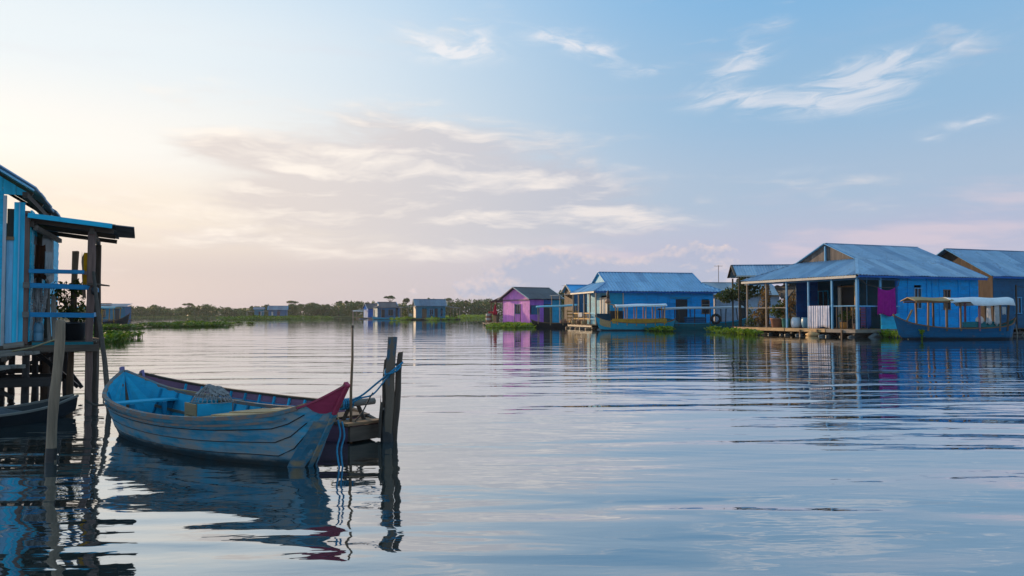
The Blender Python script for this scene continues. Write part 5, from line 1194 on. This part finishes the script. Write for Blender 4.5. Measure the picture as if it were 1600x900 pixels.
def boats():
    # right hand covered boat, bow to the left
    p = on_water(1492, 530); 
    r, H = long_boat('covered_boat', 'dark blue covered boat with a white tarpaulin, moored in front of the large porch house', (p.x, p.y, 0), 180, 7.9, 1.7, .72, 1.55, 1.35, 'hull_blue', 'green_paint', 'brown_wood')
    M = frame_of(r); w = lambda q: M @ Vector(q)
    for k, X in enumerate((2.1, .95, .05, -1.15, -2.5, -3.05)):
        for sy in (-1, 1):
            hb = H.hb_at(X, H.sec(X)[1]) - .04; pbar('canopy_post', ['brown_wood_v', 'brown_wood_v', 'brown_wood_v', 'mauve_wood', 'brown_wood_v', 'dark_wood_v'][k], r, (X, sy * hb, .55), (X, sy * .8, 2.42), .10, .10, (0, 1, 0))
    for sy in (-1, 1): pbar('canopy_beam', 'brown_wood', r, (-3.2, sy * .82, 2.42), (2.9, sy * .82, 2.42), .07, .1)
    MB().sheet(lambda u, v: (lerp(3.05, .55, u), lerp(-.95, .95, v), 2.47 + .22 * (1 - abs(2 * v - 1)) + .03 * math.sin(u * 7)), 10, 6, .04).build('bamboo_awning', 'straw', r)
    MB().sheet(lambda u, v: (lerp(.75, -3.35, u), lerp(-1.0, 1.0, v), 2.50 + .20 * (1 - (2 * v - 1) ** 2) + .03 * math.sin(u * 11 + v * 5) - (.32 if v in (0.0, 1.0) and u > .3 else .12 if v in (0.0, 1.0) else 0)), 20, 10, .015).build('tarpaulin', 'canopy_white', r, True)
    pbar('side_panel', 'green_paint', r, (-.1, .74, .95), (-2.6, .70, 1.0), .04, .35)
    MB().bar((3.2, .2, 1.2), (3.0, .5, 1.9), .16, .05).build('rudder_board', 'straw', r)
    sagcloth('hanging_cloth', 'white shirt hanging under the white tarpaulin of the covered boat', 'cloth', w((-1.6, .84, 2.35)), w((-1.85, .84, 2.35)), 1.35, 'cloth_white', 0, .05, 8, 10, 3, flare=.4)
    sagcloth('hanging_cloth', 'second white shirt hanging further aft in the covered boat', 'cloth', w((-2.1, .84, 2.35)), w((-2.4, .84, 2.35)), 1.4, 'cloth_white', 0, .05, 8, 10, 5, flare=.1)
    sagcloth('hanging_cloth', 'small pale rag hanging near the stern of the covered boat', 'cloth', w((-2.62, .84, 2.2)), w((-2.8, .84, 2.0)), .5, 'cloth_white', 0, .05, 6, 6, 7)
    t = thing('cloth_bundle', 'white cloth bundle lying on the rail of the covered boat', 'bundle', w((-1.3, .6, .95)))
    MB().sheet(lambda u, v: ((.22 + .06 * math.sin(5 * u * 6.28) * math.sin(v * 3.14)) * math.cos(u * 6.283) * math.sin(v * 3.1416), .2 * math.sin(u * 6.283) * math.sin(v * 3.1416), .28 - .28 * math.cos(v * 3.1416)), 16, 8).build('cloth', 'cloth_white', t, True)
    o = MB().tube([w((3.55, 0, 1.35)), w((3.35, .15, .7)), w((3.1, .2, -.1))], .035, 6).build('bow_rope', 'rope_tan', None, True); tag(o, 'tan bow rope dropping from the covered boat into the water', 'rope')
    # golden sided boat in front of house C
    p = on_water(993, 516.5)
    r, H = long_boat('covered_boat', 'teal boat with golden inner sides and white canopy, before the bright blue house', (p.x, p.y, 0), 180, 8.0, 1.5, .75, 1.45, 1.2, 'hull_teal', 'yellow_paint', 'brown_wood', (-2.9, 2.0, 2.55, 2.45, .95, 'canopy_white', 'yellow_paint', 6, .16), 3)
    M = frame_of(r); w = lambda q: M @ Vector(q)
    pbar('side_panel', 'yellow_paint', r, (2.4, .64, .95), (-3.0, .64, .97), .04, .46); pbar('side_panel', 'yellow_paint', r, (2.4, -.62, .85), (-3.0, -.62, .88), .04, .38); MB().bar((2.0, 0, 2.5), (2.9, 0, 2.75), .9, .05).build('front_awning', 'straw', r)
    MB().sheet(lambda u, v: H.pt(lerp(2.55, 3.6, u), lerp(.45, .99, v), 1) + Vector((0, .03, 0)), 6, 3, .02).build('bow_board', 'straw', r)
    t = thing('gas_lantern', 'dark lantern standing on the canopy front of the golden sided boat', 'lantern', w((2.75, .1, 2.76)))
    MB().lathe([(.26, 0), (.30, .05), (.18, .3), (.1, .45)], 12).build('base', 'terracotta', t, True); MB().lathe([(.10, .45), (.13, .6), (.13, 1.0), (.08, 1.2), (.03, 1.28)], 12).build('chimney', 'black', t, True)
    # long dark teal boat
    p = on_water(1085, 516)
    r, H = long_boat('covered_boat', 'long dark teal boat under a flat grey canopy, right of the golden sided boat', (p.x, p.y + .6, 0), 2, 11.2, 1.7, .70, 1.25, 1.0, 'green_paint', 'green_paint', 'teal_wall', (-3.4, 4.9, 2.20, 2.38, 1.0, 'canopy_grey', 'dark_wood_v', 6, .12), 5)
    M = frame_of(r); w = lambda q: M @ Vector(q)
    t = thing('cargo_tarpaulin', 'heap of cargo under a green tarpaulin in the long dark teal boat', 'tarpaulin', w((-3.0, 0, .55)))
    MB().sheet(lambda u, v: ((lerp(-1.5, 1.6, u)), lerp(-.7, .7, v), (.62 + .25 * mnoise.noise(Vector((u * 4, v * 3, 1)))) * math.sin(math.pi * min(max(u, .02), .98)) ** .5 * (1 - (2 * v - 1) ** 4)), 20, 8).build('sheet', 'tarp_green', t, True)
    t = thing('spare_tyre', 'black tyre hanging on the side of the long dark teal boat', 'tyre', w((2.1, -.95, 1.15)))
    MB().tube([(.42 * math.cos(a), 0, .42 * math.sin(a)) for a in [2 * math.pi * i / 20 for i in range(21)]], .13, 8, False).build('ring', 'tyre', t, True)
    t = thing('cargo_box', 'dark cargo box amidships in the long dark teal boat', 'box', w((.2, 0, .5)))
    for k in range(4): MB().box((0, 0, .1 + k * .2), (1.9, 1.1, .19)).build('box_board', 'slate_wall', t)
    MB().box((0, 0, .83), (2.0, 1.2, .05)).build('lid', 'teal_wall', t)
    # small shop boat by the pink house
    p = on_water(868, 512)
    r, H = long_boat('covered_boat', 'small boat with a bright teal awning between the pink and the blue house', (p.x, p.y, 0), 172, 6.0, 1.5, .55, 1.0, .95, 'hull_dark', 'dark_wood', 'brown_wood', (-2.6, 2.2, 2.75, 2.55, 1.0, 'canopy_teal', 'tan_wood', 4, .12), 7)
    M = frame_of(r); w = lambda q: M @ Vector(q)
    for k, (x_, mt, lb) in enumerate(((-1.2, 'terracotta', 'terracotta jug in the middle of the teal awning boat'), (-.8, 'terracotta', 'small clay jug beside the larger jug in the teal awning boat'), (-1.9, 'orange', 'orange can at the stern of the teal awning boat'))):
        jar('clay_jug', lb, 'jug', w((x_, .35, .45)), [(.13, 0), (.2, .15), (.2, .35), (.08, .5), (.1, .6)], mt)
    t = thing('yellow_rack', 'yellow slatted rack at the back of the teal awning boat', 'rack', w((-2.1, -.3, .5)), R(172))
    for k in range(4): MB().box((0, .03, .3 + k * .4), (1.5, .05, .12)).build('slat', 'yellow_paint', t)
    for sx in (-.7, 0, .7): MB().box((sx, 0, .85), (.06, .06, 1.7)).build('upright', 'brown_wood_v', t)
    # boat far left behind the stilt house
    p = on_water(163, 511.5)
    r, H = long_boat('covered_boat', 'dark boat with yellow posts and blue awning, left background', (p.x - .6, p.y, 0), -2, 7.6, 1.6, .65, 1.7, 1.0, 'hull_dark', 'yellow_paint', 'dark_wood', (-3.6, 2.3, 2.5, 2.5, .95, 'canopy_teal', 'yellow_paint', 5, .1), 9)
    M = frame_of(r); w = lambda q: M @ Vector(q)
    t = thing('engine_box', 'dark engine box with a roof rack in the left background boat', 'engine', w((-.3, 0, .5)))
    MB().box((0, 0, .6), (.8, .9, 1.2)).build('housing', 'slate_wall', t, bevel=.05); MB().tube([(.2, 0, 1.1), (.2, 0, 1.7)], .06, 8).build('exhaust', 'black', t)
    q = thing('house_barge', 'blue roofed house barge behind the left background boat', 'house', (-99.5, 190, 0), R(4))
    roof(q, (0, 0, 3.5), (1, 0, 0), (0, 1, .18), 7.2, lambda u: 0, lambda u: 4.2, 1, 1.2, 'tin_far', .02, .3, .012, 91); siding(q, (.3, .4), (6.9, .4), .4, 3.4, .42, 'far_teal', [(1, 2, 1.2, 2.6), (4.2, 5.2, .4, 2.6)], .05, seed=29); piece('back_wall', 'slate_wall', q, (3.6, 3.8, 2), (6.6, .05, 3.2))
    window(q, (1.8, .4, 1.9), .03, 1.0, 1.4, 'yellow_paint', 0); MB().box((5.0, .45, 1.5), (1.0, .03, 2.2)).build('door', 'black', q); piece('side_wall', 'slate_wall', q, (.3, 2.1, 2), (.05, 3.4, 3.2)); piece('side_wall', 'slate_wall', q, (6.9, 2.1, 2), (.05, 3.4, 3.2)); MB().box((1.8, 1.5, 4.2), (2.6, 1.2, .25)).build('roof_tank', 'tin_dark', q, bevel=.05)
    deck(q, -.3, 7.5, -.4, 4.2, .4, 'deck_wood', 'x', .4); floats(q, 0, 7.2, -.2, 4, 4, seed=30)
boats()

# ------------------------------------------------------------------ far shore, wood, trees
def shore_y(X): return 432 + 14 * mnoise.noise(Vector((X * .012, 3, 0))) + 5 * mnoise.noise(Vector((X * .05, 8, 0)))
def far_shore():
    m, n, b, o = new_mat('shore'); f = noise(n, pos(n, (.08, .08, .3)), 1.0, 5, .6)
    setin(n, b, 'Base Color', ramp(n, f, [(.3, (.055, .075, .025)), (.7, (.14, .16, .055))])); setin(n, b, 'Roughness', .95)
    nx = 120; mb = MB()
    prof = [(0, -.4), (1.5, .15), (6, .4), (25, .6), (120, 1.0), (230, 1.4)]
    mb.sheet(lambda u, v: ((lerp(-1, 1, u) * (700 + 650 * v)), shore_y(lerp(-700, 700, u)) + prof[round(v * 5)][0], prof[round(v * 5)][1]), nx, 5)
    w = mb.build('shore', 'shore', None, True); w['kind'] = 'structure'; w['label'] = 'low grassy far shore of the lake'
    rg = random.Random(20)
    # marsh grass along the water's edge
    mb = MB()
    for k in range(9000):
        X = rg.uniform(-420, 420); d = abs(rg.gauss(0, 1)) * 6; y_ = shore_y(X) + d; h = rg.uniform(.4, 1.0) * (1 + .6 * mnoise.noise(Vector((X * .05, 0, 0)))); a = rg.uniform(0, 3.14); w_ = rg.uniform(.5, 1.2)
        dx, dy = math.cos(a) * w_ * .5, math.sin(a) * w_ * .5; t = rg.uniform(-.3, .3)
        mb.add([(X - dx, y_ - dy, .05), (X + dx, y_ + dy, .05), (X + dx * .5 + t, y_ + dy * .5, h), (X - dx * .3 + t, y_ - dy * .3, h * .9)], [(0, 1, 2, 3)])
    tag(mb.build('marsh_grass', 'leaf_grass'), 'pale green marsh grass along the far shore', 'grass', kind='stuff')
    # the wood behind: one mass of crowns
    mb = MB()
    def height(X):
        px = 800 + X / 450 * FPX
        base = [(-400, 4.5), (150, 4.8), (330, 5.2), (430, 5.6), (520, 7.0), (560, 7.2), (640, 7.4), (700, 8.2), (780, 8.4), (900, 8.5), (2200, 8.0)]
        for (a, b_), (c, d) in zip(base[:-1], base[1:]):
            if a <= px <= c: return lerp(b_, d, (px - a) / (c - a))
        return 7
    for k in range(1900):
        X = rg.uniform(-420, 400); dep = rg.uniform(10, 55); y_ = shore_y(X) + dep
        h = 1.02 * height(X) * (.88 + .35 * mnoise.noise(Vector((X * .06, dep * .03, 5))) + rg.uniform(-.10, .12)) * (1 + dep * .002); rr = rg.uniform(1.5, 3.4)
        for q in range(3):
            cz = h * (.30 + .30 * q) ; mb.leaves((X + rg.uniform(-1, 1), y_ + rg.uniform(-1, 1), cz), (rr * (1.15 - .2 * q), rr * (1.1 - .2 * q), h * .24), 26 if q < 2 else 40, .95, rg, .2, .25, .85)
    tag(mb.build('far_wood', 'leaf_forest'), 'dense green wood along the far shore', 'wood', kind='stuff')
    # emergent trees, each one its own: (px, top py, crown width px, kind)
    T = [(222, 478, 12, 0, 'flat pale crown at the far left end of the wood'), (249, 479, 9, 1, 'small round crown just right of the flat pale crown at far left'), (296, 472.5, 17, 0, 'wide dark umbrella crown standing alone above the left wood'), (323, 478, 9, 1, 'low round crown right of the lone umbrella tree'), (391, 477, 8, 1, 'round crown just above the left end of the farthest blue houses'), (415, 474.5, 14, 1, 'twin leafy crown directly over the farthest blue roofs'),
         (455, 468.8, 22, 0, 'broad lacy umbrella crown, right above the farthest houses'), (470, 473.5, 11, 1, 'rounded crown touching the right side of the broad lacy umbrella tree'), (489, 471, 25, 1, 'wide domed crown in the middle of the far wood'), (513, 474.5, 14, 1, 'small dome crown before the pair of flat umbrella trees'), (529, 469.5, 10, 0, 'left one of the pair of flat umbrella crowns'), (541, 469.5, 10, 0, 'right one of the pair of flat umbrella crowns'),
         (559, 469.5, 14, 1, 'dark crown above the left end of the brown roofed houses'), (576, 471, 11, 1, 'low bushy crown over the brown roofed houses'), (611, 461.5, 22, 0, 'tallest umbrella crown behind the brown roofed houses'), (634, 464.2, 13, 1, 'narrow leafy crown left of the far turquoise house roof'), (668, 465, 8, 0, 'small crown peeping over the left part of the far turquoise roof'), (680, 465.5, 8, 0, 'small crown peeping over the right part of the far turquoise roof'),
         (702, 464.5, 18, 0, 'wide umbrella crown just right of the far turquoise house'), (727, 468.7, 14, 1, 'grey green crown in the gap before the pink house'), (743, 470, 11, 1, 'rightmost small crown before the pink house'), (758, 472, 12, 1, 'bushy crown touching the left porch of the pink house')]
    for i, (px, py, wpx, kind, lab) in enumerate(T):
        Y = 455 + (i * 7) % 23; p = at(px, py, Y); h = p.z; wd = wpx / FPX * Y * .5
        t = thing('shore_tree', lab, 'tree', (p.x, Y, .3), 0, 'tall trees rising above the far wood'); rg2 = random.Random(100 + i); mb = MB()
        lean = rg2.uniform(-.8, .8)
        mb.tube([(0, 0, -.5), (lean * .3, 0, h * .45), (lean, 0, h * .78)], [.30, .24, .14], 6)
        for k in range(5):
            a = 2 * math.pi * k / 5 + rg2.uniform(-.4, .4); e = (lean + math.cos(a) * wd * .7, math.sin(a) * wd * .6, h * rg2.uniform(.80, .95) - .5); mb.tube([(lean * .55, 0, h * .60), (lean + math.cos(a) * wd * .3, math.sin(a) * wd * .3, h * .74), e], [.13, .1, .05], 5)
        mb.build('trunk', 'bark', t, True); mb = MB()
        n_ = 9 if kind == 0 else 11
        for k in range(n_):
            a = rg2.uniform(0, 6.28); q = rg2.uniform(.1, .8)
            if kind == 0: mb.leaves((lean + math.cos(a) * wd * q, math.sin(a) * wd * q, h - 1.0 - q * .9 + rg2.uniform(-.3, .2)), (wd * .38, wd * .38, .55), 42, .75, rg2, .5, .2, .7)
            else: mb.leaves((lean + math.cos(a) * wd * q * .9, math.sin(a) * wd * q, h - 1.3 - q * 1.4 + rg2.uniform(-.6, .2)), (wd * .42, wd * .42, 1.0), 46, .8, rg2, .3, .2, .7)
        mb.build('crown', 'leaf_tree', t)
    # nearer trees between the houses
    for i, (px, py, wpx, Y, lab) in enumerate(((880, 452, 26, 175, 'dark green tree between the pink and the bright blue house'), (906, 458, 22, 190, 'smaller tree seen through the yellow railed porch'))):
        p = at(px, py, Y); h = p.z; wd = wpx / FPX * Y * .5; t = thing('lakeside_tree', lab, 'tree', (p.x, Y, 0)); rg2 = random.Random(200 + i)
        MB().tube([(0, 0, -.5), (.2, 0, h * .4), (.1, 0, h * .75)], [.22, .18, .1], 7).build('trunk', 'bark', t, True); mb = MB()
        for k in range(16):
            a = rg2.uniform(0, 6.28); q = rg2.uniform(0, .8); mb.leaves((math.cos(a) * wd * q, math.sin(a) * wd * q, h * rg2.uniform(.35, .88)), (wd * .45, wd * .45, h * .13), 60, .42, rg2, .3, .2, .7)
        mb.build('crown', 'leaf_tree', t)
far_shore()

def far_houses():
    # far turquoise house
    r = thing('floating_house', 'far turquoise house with a tin roof and side awnings', 'house', (at(648, 500, 236).x, 236, 0), R(14))
    W, L, ze, s = 6.4, 9.6, 4.15, .66
    gable_roof(r, L, W, ze, s, 'tin_far', seed=101, sw=1.6, pitch=.5, rows=1, trim='cream'); gable_wall(r, .4, .4, W - .4, .5, ze, s, W, 'cream', .6)
    siding(r, (.4, .4), (L - .4, .4), .5, ze - .1, .6, 'far_teal', [(1.8, 3.2, .5, 3.2), (4.0, 5.2, 1.5, 3.2), (5.6, 6.5, .5, 3.3), (7.4, 8.0, 1.6, 3.0)], .06, seed=40)
    MB().box((2.9, .5, 1.85), (1.4, .04, 2.7)).build('door', 'brown_wood_v', r); window(r, (5.0, .4, 2.35), .03, 1.2, 1.7, 'blue_trim_v', 0); MB().box((6.45, .5, 1.9), (.9, .04, 2.8)).build('door', 'black', r); window(r, (8.1, .4, 2.3), .03, .6, 1.4, 'slate_wall', 0)
    piece('back_wall', 'slate_wall', r, (L / 2, W - .4, 2.3), (L - .8, .05, 3.6)); gable_wall(r, L - .4, .4, W - .4, .5, ze, s, W, 'turq', 1.0)
    roof(r, (-4.0, .2, 3.7), (0, 1, 0), (1, 0, .10), 5, lambda u: 0, lambda u: 4.2, 1, 1.6, 'tin_grey', .02, .5, .02, 102); roof(r, (L + 4.2, .2, 3.55), (0, 1, 0), (-1, 0, .13), 5, lambda u: 0, lambda u: 4.4, 1, 1.6, 'tin_grey', .02, .5, .02, 103)
    for xx in (-3.8, -1.8, L + 2.0, L + 4.0):
        for yy in (.4, 4.9): post(r, xx, yy, 0, 3.7, .14, 'grey_wood_v', 'awning_post')
    deck(r, -4.2, L + 4.4, -.6, W, .5, 'deck_wood', 'x', .7); floats(r, -4.0, L + 4.2, -.4, W, 5, seed=41)
    for k in range(3): MB().box((-1.2, .1, .8 + k * .45), (1.0, .06, .3)).build('screen_slat', 'cream', r)
    M = frame_of(r)
    foliage_plant('deck_plant', 'bushy greenery under the right awning of the far turquoise house', M @ Vector((L + 2.2, 1.5, .5)), None, None, [((0, 0, 1.0), (1.6, 1.0, 1.0), 170, .5)], 'leaf_tree', 51, 5, 'plant')
    foliage_plant('deck_plant', 'yellowish greenery under the left awning of the far turquoise house', M @ Vector((-2.4, 2.5, .5)), None, None, [((0, 0, 1.2), (1.0, 1.0, 1.1), 130, .5)], 'leaf_pot', 52, 5, 'plant')
    # two brown roofed houses left of it
    r = thing('floating_house', 'far house with a brown rusty roof and blue walls, left of the turquoise one', 'house', (at(588, 498, 262).x, 262, 0), R(22))
    W, L, ze, s = 7, 8.6, 3.9, .55
    gable_roof(r, L, W, ze, s, 'tin_brown', None, 1.2, 1.2, seed=111, sw=1.6, pitch=.5, rows=1); siding(r, (.5, .4), (L - .4, .4), .5, ze - .1, .6, 'slate_wall', [(1.2, 2.4, .5, 3.2), (3.6, 5.2, 1.4, 3.2), (6, 6.8, .5, 3.3)], .06, seed=42); siding(r, (.5, W - .4), (.5, .4), .5, ze - .1, .6, 'far_teal', [(1, 2, 1, 3)], .06, seed=43)
    gable_wall(r, 1.3, 1.2, W - 1.2, ze + .6, ze, s, W, 'cream', .6); MB().box((2.3, .5, 1.85), (1.2, .04, 2.7)).build('door', 'black', r); window(r, (4.9, .4, 2.3), .03, 1.6, 1.8, 'brown_wood_v', 0); MB().box((6.9, .5, 1.85), (.8, .04, 2.8)).build('door', 'black', r)
    piece('back_wall', 'slate_wall', r, (L / 2, W - .4, 2.2), (L - .8, .05, 3.4)); piece('end_wall', 'slate_wall', r, (L - .4, W / 2, 2.2), (.05, W - .8, 3.4)); deck(r, -1.5, L + 2, -1.2, W, .5, 'deck_wood', 'x', .7); floats(r, -1.4, L + 1.8, -.8, W, 5, seed=44)
    for xx in (-1.2, 1.5, L + 1.6): post(r, xx, -.9, 0, 3.6, .12, 'grey_wood_v', 'porch_post')
    r = thing('floating_house', 'far small house with a deep blue gable, left of the brown roofed one', 'house', (at(574, 497.5, 285).x, 285, 0), R(30))
    gable_roof(r, 6.5, 5.5, 3.7, .7, 'tin_brown', seed=121, sw=1.6, pitch=.5, rows=1, trim='cream'); gable_wall(r, .4, .4, 5.1, .5, 3.7, .7, 5.5, 'blue_wall_v', .6); siding(r, (.4, .4), (6.1, .4), .5, 3.6, .6, 'deep_blue', [(2, 3, 1, 3)], .06, seed=45); window(r, (2.9, .4, 2), .03, 1, 2, 'cream', 0)
    piece('back_wall', 'slate_wall', r, (3.2, 5.1, 2.1), (5.7, .05, 3.2)); piece('end_wall', 'slate_wall', r, (6.1, 2.7, 2.1), (.05, 4.8, 3.2)); deck(r, -3, 6.5, -1, 5.5, .5, 'deck_wood', 'x', .7); floats(r, -2.8, 6, -.6, 5.2, 4, seed=46)
    roof(r, (-4.2, 0, 3.0), (0, 1, 0), (1, 0, .09), 5, lambda u: 0, lambda u: 4.2, 1, 1.6, 'tin_grey', .02, .5, .02, 122)
    for yy in (.2, 4.6): post(r, -3.9, yy, 0, 3.0, .12, 'grey_wood_v', 'porch_post')
    p = at(603, 499, 250)
    long_boat('long_boat', 'blue open boat moored in front of the brown roofed far house', (p.x, 250, 0), 180, 9.0, 1.6, .6, 1.2, 1.0, 'hull_teal', 'turq_h', 'blue_trim')
    # farthest pair of blue houses
    for i, (px, L, W, ze, s, m, rf, lab) in enumerate(((418, 9.4, 7, 3.9, .60, 'slate_wall', 'tin_far', 'farthest house with a wide pale blue roof and dark walls'), (396, 5.0, 5, 4.2, .45, 'far_teal', 'tin_far', 'farthest small turquoise house left of the wide pale roof'))):
        Y = 395 + i * 6; r = thing('floating_house', lab, 'house', (at(px, 495, Y).x, Y, 0), R(10))
        gable_roof(r, L, W, ze, s, rf, seed=131 + i, sw=2.4, pitch=.8, rows=1); gable_wall(r, .4, .4, W - .4, .4, ze, s, W, 'terracotta' if i == 0 else 'turq', .9); siding(r, (.4, .4), (L - .4, .4), .4, ze - .1, .9, m, [(1.4, 2.3, .4, 3), (4.2, 5.4, 1.2, 3)] if i == 0 else [(2, 3, 1.3, 3)], .08, seed=47 + i)
        MB().box((2.2 if i == 0 else 2.9, .5, 1.7), (.9, .05, 2.5)).build('door', 'cream' if i == 0 else 'black', r)
        if i == 0: window(r, (5.2, .4, 2.1), .03, 1.2, 1.6, 'magenta_wood', 0)
        piece('back_wall', 'slate_wall', r, (L / 2, W - .4, 2.2), (L - .8, .05, 3.4)); piece('end_wall', m, r, (L - .4, W / 2, 2.2), (.05, W - .8, 3.4)); deck(r, -2 - 4 * i, L + 2, -1, W, .4, 'deck_wood', 'x', .9); floats(r, -1.8, L + 1.8, -.6, W, 3, seed=48)
        roof(r, (-3.6, 0, 3.0), (0, 1, 0), (1, 0, .1), 4, lambda u: 0, lambda u: 3.8, 1, 2, 'tin_grey', .02, .6, .02, 140 + i)
        for yy in (.2, 3.8): post(r, -3.3, yy, 0, 3.0, .14, 'cream', 'porch_post')
    r = thing('jetty_shelter', 'low open shelter on posts right of the farthest houses', 'shelter', (at(551, 494, 330).x, 330, 0), R(8))
    roof(r, (0, 0, 2.9), (1, 0, 0), (0, 1, .1), 6, lambda u: 0, lambda u: 3, 1, 2, 'tin_grey', .02, .6, .02, 150)
    for xx in (.2, 5.8):
        for yy in (.2, 2.8): post(r, xx, yy, 0, 2.9, .14, 'grey_wood_v')
    deck(r, -.2, 6.2, -.2, 3.2, .5, 'deck_wood', 'x', .8)
far_houses()

# ------------------------------------------------------------------ floating plants
def hyacinth(name, label, outline, n, size, mat, seed, hmax=.35, kind='stuff', cat='water plants'):
    """outline: list of (x0, x1, y0, y1) ellipses boxes on the water, in metres"""
    rg = random.Random(seed); mb = MB(); tot = sum((a[1] - a[0]) * (a[3] - a[2]) for a in outline)
    for (x0, x1, y0, y1) in outline:
        k_ = max(3, int(n * (x1 - x0) * (y1 - y0) / tot))
        for _ in range(k_):
            while True:
                a, b_ = rg.uniform(-1, 1), rg.uniform(-1, 1)
                if a * a + b_ * b_ < 1 and rg.random() > (a * a + b_ * b_) ** 2 * .6: break
            X, Y = lerp(x0, x1, (a + 1) / 2), lerp(y0, y1, (b_ + 1) / 2)
            g = (.55 + .75 * max(0, .5 + mnoise.noise(Vector((X * .35, Y * .35, seed))))) * (1.1 - .4 * (a * a + b_ * b_))
            for q in range(rg.randint(4, 7)):
                an = rg.uniform(0, 6.28); o_ = rg.uniform(.2, .9) * size; d = Vector((math.cos(an), math.sin(an), 0)); sd = Vector((-d.y, d.x, 0))
                h = hmax * g * rg.uniform(.3, 1.0); b0 = Vector((X, Y, 0)); st = b0 + d * o_ * .5 + Z * h * .8; w = size * rg.uniform(.28, .42); tip = b0 + d * (o_ + size * .3) + Z * (h + size * rg.uniform(-.05, .35)); mid = (st + tip) * .5
                mb.add([st, mid + sd * w, tip, mid - sd * w], [(0, 1, 2, 3)])
                mb.add([b0 + sd * .015, b0 - sd * .015, st - sd * .01, st + sd * .01], [(0, 1, 2, 3)])
    return tag(mb.build(name, mat), label, cat, kind=kind)
def mat_on(px0, px1, py0, py1):
    """water rectangle seen between two columns and two rows of the photograph"""
    a = on_water((px0 + px1) / 2, py1); b_ = on_water((px0 + px1) / 2, py0)
    ym = (a.y + b_.y) / 2; return ((px0 - 800) / FPX * ym, (px1 - 800) / FPX * ym, a.y, b_.y)
hyacinth('water_hyacinth', 'long raft of water hyacinth floating left of centre in the far water', [mat_on(232, 362, 508.6, 511.2), mat_on(255, 345, 508, 510.6), mat_on(206, 240, 510.4, 511.6)], 800, .5, 'leaf_hyacinth', 1, .55)
hyacinth('water_hyacinth', 'thin dark green raft of water hyacinth in front of the farthest houses', [mat_on(370, 440, 498.5, 500.5), mat_on(410, 515, 497.8, 499.2), mat_on(375, 425, 499.2, 501)], 900, .9, 'leaf_hyacinth', 2, 1.0)
hyacinth('water_hyacinth', 'water hyacinth around the dark boat in the left background', [mat_on(140, 208, 512.5, 515)], 260, .5, 'leaf_hyacinth', 3, .45)
hyacinth('water_hyacinth', 'water plants with reeds beside the leaning pole of the stilt house', [mat_on(130, 182, 527, 536), mat_on(150, 192, 534, 538)], 300, .30, 'leaf_hyacinth', 4, .5)
hyacinth('water_hyacinth', 'bright green hyacinth bank along the pink house', [mat_on(758, 846, 509.5, 513), mat_on(785, 830, 508.5, 512)], 620, .42, 'leaf_bright', 5, .5)
hyacinth('water_hyacinth', 'bright green hyacinth clump at the stern of the golden sided boat', [mat_on(1008, 1046, 515, 518.5)], 150, .45, 'leaf_bright', 6, .5)
hyacinth('water_hyacinth', 'yellow green hyacinth at the outer corner of the columned porch', [mat_on(1121, 1163, 518, 524.5)], 120, .40, 'leaf_bright', 7, .5)
hyacinth('water_hyacinth', 'small green clump at the bow of the dark blue covered boat', [mat_on(1392, 1412, 526, 531)], 60, .32, 'leaf_bright', 8, .7)
hyacinth('water_hyacinth', 'strip of low marsh plants on the shore left of the pink house', [mat_on(700, 775, 495.4, 497.6)], 800, 1.2, 'leaf_bright', 9, 1.2)
hyacinth('water_hyacinth', 'green fringe of plants under the far turquoise house', [mat_on(622, 645, 499, 501.5), mat_on(668, 685, 499.8, 501.2), mat_on(695, 722, 498.8, 500.5)], 220, .8, 'leaf_bright', 10, .8)
for i, (px, py, lab) in enumerate(((374, 506.5, 'tiny floating plant clump, left one of the two in the middle water'), (391, 507, 'tiny floating plant clump, right one of the two in the middle water'), (361, 507.5, 'tiny plant clump at the right tip of the long hyacinth raft'))):
    p = on_water(px, py); o = hyacinth('floating_clump', lab, [(p.x - .5, p.x + .5, p.y - 1.2, p.y + 1.2)], 22, .45, 'leaf_hyacinth', 20 + i, .45, None, 'water plant')

# ------------------------------------------------------------------ haze over the lake
def haze():
    m = bpy.data.materials.new('haze'); m.use_nodes = True; n = m.node_tree; n.nodes.clear()
    o = n.nodes.new('ShaderNodeOutputMaterial'); v = n.nodes.new('ShaderNodeVolumePrincipled')
    v.inputs['Color'].default_value = (.92, .93, .96, 1); v.inputs['Density'].default_value = .00011; v.inputs['Anisotropy'].default_value = .35
    n.links.new(v.outputs[0], o.inputs['Volume']); MATS['haze'] = m
    h = MB().box((0, 330, 8.5), (3200, 840, 20.0)).build('haze', 'haze'); h['kind'] = 'stuff'; h['label'] = 'thin evening haze over the lake'
haze()
